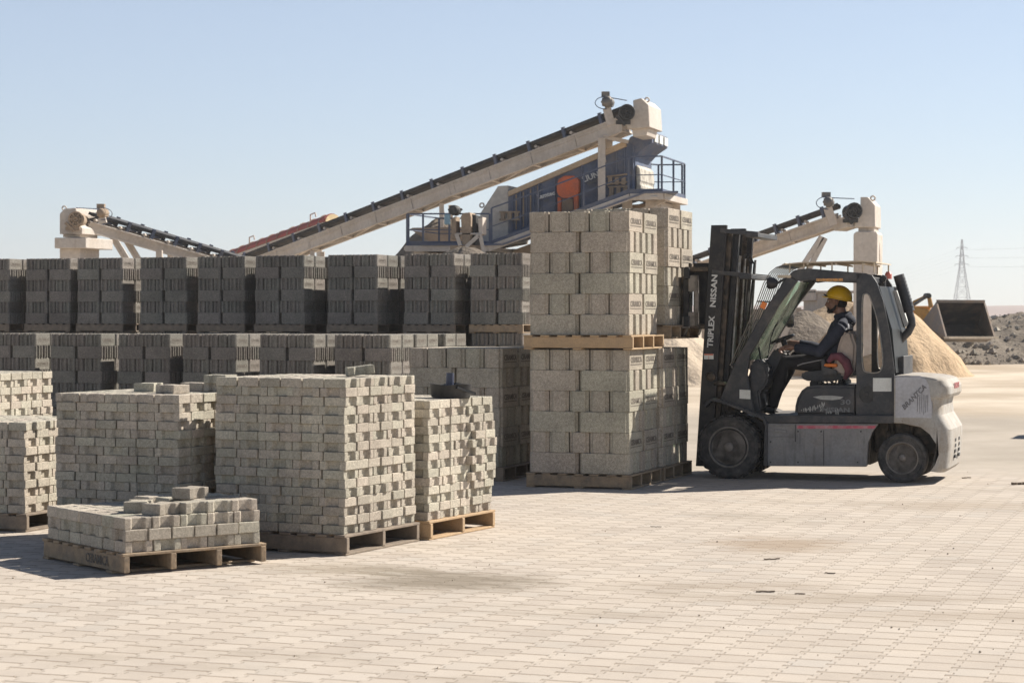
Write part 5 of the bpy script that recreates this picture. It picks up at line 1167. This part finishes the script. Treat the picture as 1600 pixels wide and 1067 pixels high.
cbox([(713,364),(750,364),(750,367),(713,367)], .6, 'cross_beam', M['plant'])
for p, q in (((713,365),(719,384)),((750,366),(757,400)),((748,368),(728,386))):
    b = MB(); b.bar(W(*p,Zc), W(*q,Zc), .10,.10,(0,1,0)); CR.put(b, 'splayed_leg', M['plant'])
b = MB(); q = W(730,384,Zc+.3); b.bar(q, Vector((q.x,q.y,0)), .9,.5,(0,1,0)); CR.put(b, 'base_column', M['dusty'])
rnd = random.Random(2); b = MB(); c = W(709,329,Zc); b.lathe(c+Vector((0,-.15,0)), (.2,1,0), [(0,.10),(.05,.14),(.3,.14),(.35,.08)], 16)
for k in range(14): b.box(c+Vector((rnd.uniform(-.14,.2), rnd.uniform(-.1,.15), rnd.uniform(-.1,.14))), (rnd.uniform(.03,.09),)*3, Matrix.Rotation(rnd.random()*3,3,'Y'))
CR.put(b, 'motor', M['rimdark']); b = MB(); b.box(W(699,343,Zc), (.16,.2,.28)); CR.put(b, 'control_box', mat('pale_blue_box', (.20,.32,.40), .6), .02)

# ---- mounds
def mound(name, label, cx, cy, R, h, m, seed, peak=1.0, kind=None, cat=None, sx=1, n=70, rough=.035, flat=0, group=None, skew=0):
    b = MB(); vs = []; rr_ = 34
    for i in range(rr_+1):
        f = i/rr_
        for k in range(n):
            t = 2*math.pi*k/n; q = Vector((math.cos(t)*2+seed, math.sin(t)*2, 0)); wob = 1+.12*noise.noise(q*.8)+.05*noise.noise(q*3)
            r = R*f*wob; z = h*(1+.10-math.sqrt(f*f*1.12+.010))*min(1,(1-f)*6+.0)
            if flat: z = min(z, h*flat+.15*h*(1-f))
            x, y = cx+math.cos(t)*r*sx+skew*(z/h), cy+math.sin(t)*r
            gl = noise.noise(Vector((math.cos(t)*2.5+seed, math.sin(t)*2.5, f*1.2)))*.022*h*min(1,4*f)*(1-f)*2
            z += gl+rough*h*(noise.noise(Vector((x*1.1,y*1.1,seed)))+.5*noise.noise(Vector((x*3.1,y*3.1,seed))))*(1-f)**.5
            vs.append((x,y,max(z,-.05)-.03*f))
    b.add(vs, [(i*n+k, i*n+(k+1)%n, (i+1)*n+(k+1)%n, (i+1)*n+k) for i in range(rr_) for k in range(n)])
    o = b.build(name, m, smooth=True, off=Vector((cx,cy,0))); o.location = (cx,cy,0); tag(o, label, cat or 'pile', group); return o
M['sand'] = mat('sand', (.52,.385,.25), .97, (.40,.29,.185), 1.3, .4,.62, bump=.8, bscale=7, spec=.1, bdist=.08)
M['gravel'] = mat('crushed_gravel', (.17,.142,.115), .97, (.25,.21,.165), 1.6, bump=.8, bscale=7, spec=.1, bdist=.10)
M['palegrit'] = mat('pale_grit', (.56,.46,.35), .97, (.45,.36,.27), 1.0, .4,.62, bump=.7, bscale=8, spec=.1, bdist=.07)
q = W(1388,495,57); mound('sand_pile', 'tall golden sand pile directly behind the rear of the forklift', q.x-.15, 57.5, 2.62, 2.45, M['sand'], 1.0, cat='sand pile')
q = W(1225,495,64); mound('gravel_pile', 'grey brown gravel pile seen through the cab in front of the driver', q.x+.9, 66, 3.1, 1.85, M['gravel'], 4.0, cat='gravel pile')
q = W(1085,495,50); mound('sand_pile', 'pale tan sand pile to the left of the mast', q.x-1.0, 51, 2.9, 1.75, M['palegrit'], 7.0, cat='sand pile')
q = W(1290,495,74); mound('sand_pile', 'tan sand pile behind the driver beyond the gravel', q.x+.9, 75, 4.2, 2.2, M['sand'], 9.0, cat='sand pile', sx=1.1)
q = W(728,378,54.6); mound('grit_heap', 'grit heap rising beside the dusty crusher drive', q.x, 52.6, 4.4, 3.45, M['gravel'], 12.0, cat='pile')
q = W(682,495,61); mound('sand_pile', 'tan spoil heap behind the left railing of the platform', q.x, 64, 4.5, 4.75, M['gravel'], 15.0, cat='sand pile')
# long dark rubble bank at right with loose rocks
M['rubble'] = mat('rubble_earth', (.15,.125,.10), .97, (.25,.21,.165), 1.4, .4,.62, bump=.9, bscale=4, spec=.1, bdist=.12)
M['rock'] = concrete('rubble_rock', (.34,.30,.25), .3, 8, .7)
b = MB(); nx, ny = 150, 34; x0, x1 = 9.5, 40.0; vs = []
def rub(x, fy):
    y = 71+fy*26; base = math.sin(min(1, fy*3.0)*math.pi/2)*min(1, max(0,(x-x0)/1.6))
    h = 1.62+.25*noise.noise(Vector((x*.3, 3, 0)))+.012*(x-10)
    return (x, y+1.2*noise.noise(Vector((x*.35, 0, 5)))*(1-fy), h*base*(1-.15*fy)+base*(.30*noise.noise(Vector((x*.9,y*.9,0)))+.22*noise.noise(Vector((x*2.3,y*2.3,2)))+.10*noise.noise(Vector((x*6,y*6,2))))-.03)
for j in range(ny+1):
    for i in range(nx+1): vs.append(rub(x0+(x1-x0)*i/nx, (j/ny)**1.6))
b.add(vs, [(j*(nx+1)+i, j*(nx+1)+i+1, (j+1)*(nx+1)+i+1, (j+1)*(nx+1)+i) for j in range(ny) for i in range(nx)])
o = b.build('rubble_bank', M['rubble'], smooth=True, off=Vector((20,75,0))); o.location = (20,75,0); tag(o, 'long dark bank of broken earth and rock behind the loader bucket', 'rubble bank')
rnd = random.Random(77); b = MB()
def rock(b, c, r):
    vs = [c+Vector((x,y,z)).normalized()*r*rnd.uniform(.6,1.25) for x,y,z in ((1,0,0),(-1,0,0),(0,1,0),(0,-1,0),(0,0,1),(0,0,-1),(.7,.7,.4),(-.7,.6,.5),(.6,-.7,.5),(-.6,-.7,-.2))]
    bm = bmesh.new(); [bm.verts.new(v) for v in vs]; r_ = bmesh.ops.convex_hull(bm, input=bm.verts); bm.verts.index_update()
    vv = [v.co.copy() for v in bm.verts]; ff = [tuple(v.index for v in f.verts) for f in bm.faces]; bm.free(); b.add(vv, ff)
for k in range(1500):
    x = rnd.uniform(10.2, 24); fy = rnd.random()**1.7*.55; p = Vector(rub(x, fy)); r = .025+.14*rnd.random()**5; rock(b, p+Vector((0,0,r*.3)), r)
tag(b.build('rubble_rocks', M['rock']), 'loose pale and dark rocks scattered over the rubble bank', 'rocks', kind='stuff')
# low wall and concrete bin seen through the cab
bw = Local('retaining_wall', W(1190,495,92), 'low tan wall in the distance behind the gravel pile', 'wall')
b = MB(); P, Q = W(1100,495,92), W(1330,495,96); b.bar(Vector((P.x,P.y,1.0)), Vector((Q.x,Q.y,1.0)), .4, 2.0)
for k in range(9): r = P.lerp(Q, k/8); b.box((r.x,r.y-.25,1.02), (.25,.2,2.1))
bw.put(b, 'wall_panels', mat('tan_wall', (.50,.40,.30), .9, (.42,.34,.26), .5))
bb_ = Local('concrete_bin', W(1310,495,88), 'pale concrete feed bin behind the driver\'s head', 'bin')
b = MB(); s_ = 88/FPX
def cb(x0,x1,y0,y1,dz,dep): a = W(x0,y1,88+dz); c = W(x1,y0,88+dz); b.bb(a.x,c.x,a.y,a.y+dep,a.z,c.z)
cb(1276,1332,457,487,0,4); cb(1280,1290,486,530,0,.6); cb(1326,1334,486,530,0,.6); cb(1270,1338,454,458,-.1,4.2); cb(1270,1276,452,470,-.1,4.2)
bb_.put(b, 'bin_body', mat('pale_concrete', (.55,.46,.38), .9, (.46,.38,.30), .8), .03)
b = MB(); cb(1286,1320,490,497,-.3,.2); cb(1286,1320,497,510,-.4,2.0); bb_.put(b, 'machine_panel', M['yellow'], .02); b = MB(); cb(1292,1302,491,496,-.5,.1); bb_.put(b, 'sign_plate', M['white'])
# ---- wheel loader
LO = Local('wheel_loader', W(1440,560,68), 'yellow wheel loader with raised grey bucket beside the sand pile', 'wheel loader')
Zl = 68.0
def lbox(pts, Z, depth, name, m, bev=.03, par=None, e=Vector((.15,1,0))):
    b = MB(); v0 = [W(x,y,Z) for x,y in pts]; e = e.normalized()*depth; n = len(v0); b.add(v0+[p+e for p in v0], [tuple(range(n)), tuple(range(2*n-1,n-1,-1))]+[(i,i+n,(i+1)%n+n,(i+1)%n) for i in range(n)]); return LO.put(b, name, m, bev, parent=par)
# bucket: a tilted scoop, open towards the viewer and right
bk = [W(1465,472,66.8), W(1537,472.5,67.6), W(1553,526,65.2), W(1480,526,64.6)]      # mouth: top edge, cutting edge
back_l, back_r = W(1441,505,68.0), W(1528,508,68.9); low_l, low_r = W(1459,532,67.2), W(1541,532,67.9); 
tl, tr_, br_, bl = bk
def sheet(b, quads, t=.05):
    for q in quads:
        n_ = (q[1]-q[0]).cross(q[2]-q[0]).normalized()*t; b.add(list(q)+[p+n_ for p in q], [(0,1,2,3),(7,6,5,4),(0,4,5,1),(1,5,6,2),(2,6,7,3),(3,7,4,0)] if len(q) == 4 else [(0,1,2),(5,4,3),(0,3,4,1),(1,4,5,2),(2,5,3,0)])
b = MB(); sheet(b, [(tl,tr_,back_r,back_l),(back_l,back_r,low_r,low_l),(low_l,low_r,br_,bl)]); bu = LO.put(b, 'bucket', M['bucket_in'])
b = MB()
for a_, c_, d_, e_, sg in ((tl,back_l,low_l,bl,-1),(tr_,back_r,low_r,br_,1)):
    b.add([a_,c_,d_,e_,a_+Vector((.05*sg,0,0)),c_+Vector((.05*sg,0,0)),d_+Vector((.05*sg,0,0)),e_+Vector((.05*sg,0,0))], [(0,1,2,3),(7,6,5,4),(0,4,5,1),(1,5,6,2),(2,6,7,3),(3,7,4,0)])
LO.put(b, 'bucket_side', M['bucket'], parent=bu); b = MB(); b.bar(bl-Vector((.05,.12,.03)), br_-Vector((-.05,.12,.03)), .30, .07, (0,0,1)); LO.put(b, 'cutting_edge', mat('polished_edge', (.62,.54,.42), .5), parent=bu); b = MB(); b.bar(tl+Vector((0,0,.03)), tr_+Vector((0,0,.03)), .14,.09); LO.put(b, 'bucket_rim', M['bucket'], parent=bu)
lbox([(1410,482),(1424,478),(1452,478),(1460,492),(1452,514),(1430,514),(1410,505)], Zl+1.0, 1.4, 'front_frame', M['yellow'])
lbox([(1424,474),(1427,470),(1446,461),(1449,464),(1430,478),(1424,484)], Zl+.7, .25, 'lift_arm', M['yellow']); lbox([(1424,478),(1460,486),(1462,500),(1448,512),(1436,500)], Zl+.5, .3, 'lift_arm', M['yellow']); lbox([(1449,462),(1454,460),(1459,480),(1452,482)], Zl+.6, .35, 'tilt_lever', M['yellow'])
b = MB(); c = W(1452,462,Zl+.4); b.lathe(c, (0,1,0), [(0,.07),(.05,.09),(.6,.09)], 14); LO.put(b, 'pivot', M['rimdark']); b = MB(); b.tube([W(1428,476,Zl+.6), W(1449,463,Zl+.6)], .045, 8); LO.put(b, 'hydraulic_cylinder', M['steel'])
lbox([(1352,500),(1352,478),(1372,474),(1412,476),(1412,510),(1352,515)], Zl+1.6, 1.7, 'engine_cover', M['yellow'], .06); lbox([(1376,475),(1378,448),(1404,448),(1408,476)], Zl+1.8, 1.3, 'cab', M['blk'], .04)
for px in (1364,1428):
    for yo in (0,1.6):
        c = W(px,553,Zl+.6); c.z = .72; c.y += yo; b = MB(); b.lathe(c, (0,1,0), [(0,.3),(0,.62),(.06,.72),(.44,.72),(.5,.62),(.5,.3)], 32); w_ = LO.put(b, 'wheel', M['rubber'], smooth=True)
# ---- power lines far away
def pylon(px, Yd, h_, label):
    x = (px-CX)*Yd/FPX; L = Local('power_pylon', (x,Yd), label, 'pylon', 'power pylons of the distant line'); b = MB(); w0, w1 = h_*.24, h_*.04; lv = [0,.16,.30,.43,.55,.66,.76,.85,.93,1.0]
    hw = lambda f: (w0+(w1*1.5-w0)*min(1,f/.66))/2 if f < .66 else (w1*1.5+(w1*.3-w1*1.5)*(f-.66)/.34)/2
    th = h_*.0036
    for a_, c_ in zip(lv[:-1], lv[1:]):
        A0, A1 = hw(a_), hw(c_); z0, z1 = a_*h_, c_*h_
        cs0 = [Vector((x+s*A0, Yd+t*A0, z0)) for s,t in ((-1,-1),(1,-1),(1,1),(-1,1))]; cs1 = [Vector((x+s*A1, Yd+t*A1, z1)) for s,t in ((-1,-1),(1,-1),(1,1),(-1,1))]
        for i in range(4): b.bar(cs0[i], cs1[i], th*1.5, th*1.5, (0,1,0)); b.bar(cs0[i], cs1[(i+1)%4], th, th, (0,1,0)); b.bar(cs0[(i+1)%4], cs1[i], th, th, (0,1,0)); b.bar(cs1[i], cs1[(i+1)%4], th, th)
    L.put(b, 'lattice_tower', M['lattice']); arms = []
    for f, ln in ((.70,.085),(.80,.075),(.90,.065)):
        b = MB()
        for s in (-1,1): t_ = Vector((x+s*ln*h_, Yd, f*h_)); b.bar((x,Yd,f*h_+.02*h_), t_, th, th); b.bar((x,Yd,f*h_-.0*h_), t_, th, th); b.tube([t_, t_-Vector((0,0,.02*h_))], th*.7, 5); arms.append(t_-Vector((0,0,.02*h_)))
        L.put(b, 'cross_arm', M['lattice'])
    return arms
A1_ = pylon(1503, 620, 25.0, 'lattice power pylon at right above the loader bucket'); A2_ = pylon(1240, 1500, 26, 'small distant pylon seen through the cab window'); A0_ = pylon(2150, 330, 25.0, 'nearer pylon of the line, far right')
for (a_, c_) in ((A0_,A1_),(A1_,A2_)):
    for p, q in zip(a_, c_):
        b = MB(); pts = []
        for i in range(25): f = i/24; r = p.lerp(q, f); r.z -= 4*f*(1-f)*(2.6 if a_ is A0_ else 5); pts.append(r)
        b.tube(pts, .012, 4, False); o = b.build('power_line', M['lattice']); tag(o, 'thin power wire sagging between the distant pylons', 'power line', 'wires of the distant line')
# hills
M['hill'] = mat('far_hill', (.30,.215,.18), .95, (.36,.27,.22), .004)
b = MB(); n = 120; vs = []
for j, (y, k) in enumerate(((800,0),(900,.6),(1050,1),(1300,.3))):
    for i in range(n+1): x = -600+1300*i/n; vs.append((x, y, -.5 if k == 0 else k*(6.2+3*noise.noise(Vector((x*.004,0,3)))+.7*noise.noise(Vector((x*.025,j,3)))+max(0,x-150)*.01)))
b.add(vs, [(j*(n+1)+i, j*(n+1)+i+1, (j+1)*(n+1)+i+1, (j+1)*(n+1)+i) for j in range(3) for i in range(n)]); tag(b.build('hills', M['hill'], smooth=True), kind='structure')

# ---- black tub with pipe on a stone stack, loose debris on the paving
M['tub'] = mat('black_rubber_tub', (.018,.019,.021), .55, (.05,.048,.045), 9, .45,.68, dust=.05, dcol=(.15,.14,.12))
tp = off(cD, tD, -.14, .58); zt = .14+14*PH
tub = empty('rubber_tub', Vector((tp.x,tp.y,zt)), .2, 'shallow black rubber tub lying on top of a stone stack', 'tub')
b = MB(); b.lathe((0,0,0), (0,0,1), [(0,.10),(0,.145),(.02,.152),(.095,.158),(.105,.165),(.105,.145),(.09,.14),(.02,.13),(.012,.02)], 32); bo = b.build('tub_body', M['tub'], tub, smooth=True)
for v in bo.data.vertices: v.co.x *= 1.0+.0*v.co.z; v.co.z += .006*math.sin(v.co.x*30)
b = MB(); b.bar((.02,-.165,.085), (.17,-.10,.035), .02,.02); b.bar((.17,-.1,.035),(.185,-.02,.03),.02,.02); b.build('handle', M['tub'], tub)
pi = empty('plastic_pipe', Vector((tp.x-.01,tp.y+.02,zt+.02)), 0, 'short dark blue plastic pipe standing in the black tub', 'pipe')
b = MB(); b.lathe((0,0,0), (.04,0,1), [(0,.032),(.17,.030),(.17,.024),(.02,.024)], 20); b.build('pipe_tube', mat('navy_plastic', (.025,.035,.075), .35, (.05,.06,.10), 8), pi, smooth=True)
rnd = random.Random(9)
M['chip'] = mat('weathered_splinter', (.17,.13,.095), .9, (.26,.2,.14), 30)
chips = [(1196,925,.15,.018,'dark wooden stick on paving near bottom centre right'),(1206,874,.15,.016,'thin wood splinter lying in mid paving'),(1592,757,.22,.05,'broken plank end at the right edge of the yard'),(1510,747,.14,.02,'small wood chip on the ground behind the forklift'),(1250,928,.08,.012,'bent twig right of the dark stick'),(1297,896,.09,.014,'curled bark piece on the right paving'),(1025,823,.12,.008,'long reddish splinter by the tall stack')]
for px, py, L_, w_, lab in chips:
    p = G(px,py); b = MB(); n = 6; h_ = w_*.45; a = rnd.uniform(-.5,.5)
    L_ *= .75; pts = [Vector((-L_/2+L_*i/n, rnd.uniform(-.15,.15)*w_, h_*.5+rnd.uniform(0,.004))) for i in range(n+1)]
    for i in range(n): b.bar(pts[i], pts[i+1], w_*rnd.uniform(.6,1), h_)
    o = b.build('wood_splinter', M['chip']); o.location = p; o.rotation_euler = (0,0,a); tag(o, lab, 'wood splinter', 'debris on the paving')
b = MB(); rnd = random.Random(10)
for k in range(700):
    y = 8.2+rnd.random()**1.4*14; x = rnd.uniform(-.27,.27)*y
    if noise.noise(Vector((x*.8,y*.5,2))) < -.02+rnd.random()*.3-.15: continue
    r = .002+.0055*rnd.random()**3; rock(b, Vector((x,y,r*.5)), r)
tag(b.build('gravel', M['palegrit']), 'fine grit and small stones scattered over the paving', 'gravel', kind='stuff')

# ---------------------------------------------------------------- the dusty air
b = MB(); b.bb(-1450, 1450, -80, 1850, -1.5, 62)
hz = b.build('haze', bpy.data.materials.new('dusty_air')); hm = hz.data.materials[0]; hm.use_nodes = True
hn = hm.node_tree.nodes; hn.remove(hn['Principled BSDF']); pv = hn.new('ShaderNodeVolumePrincipled')
pv.inputs['Color'].default_value = (.93,.93,.94,1); pv.inputs['Density'].default_value = .0004; pv.inputs['Anisotropy'].default_value = .3
hm.node_tree.links.new(pv.outputs[0], hn['Material Output'].inputs['Volume']); tag(hz, kind='stuff')
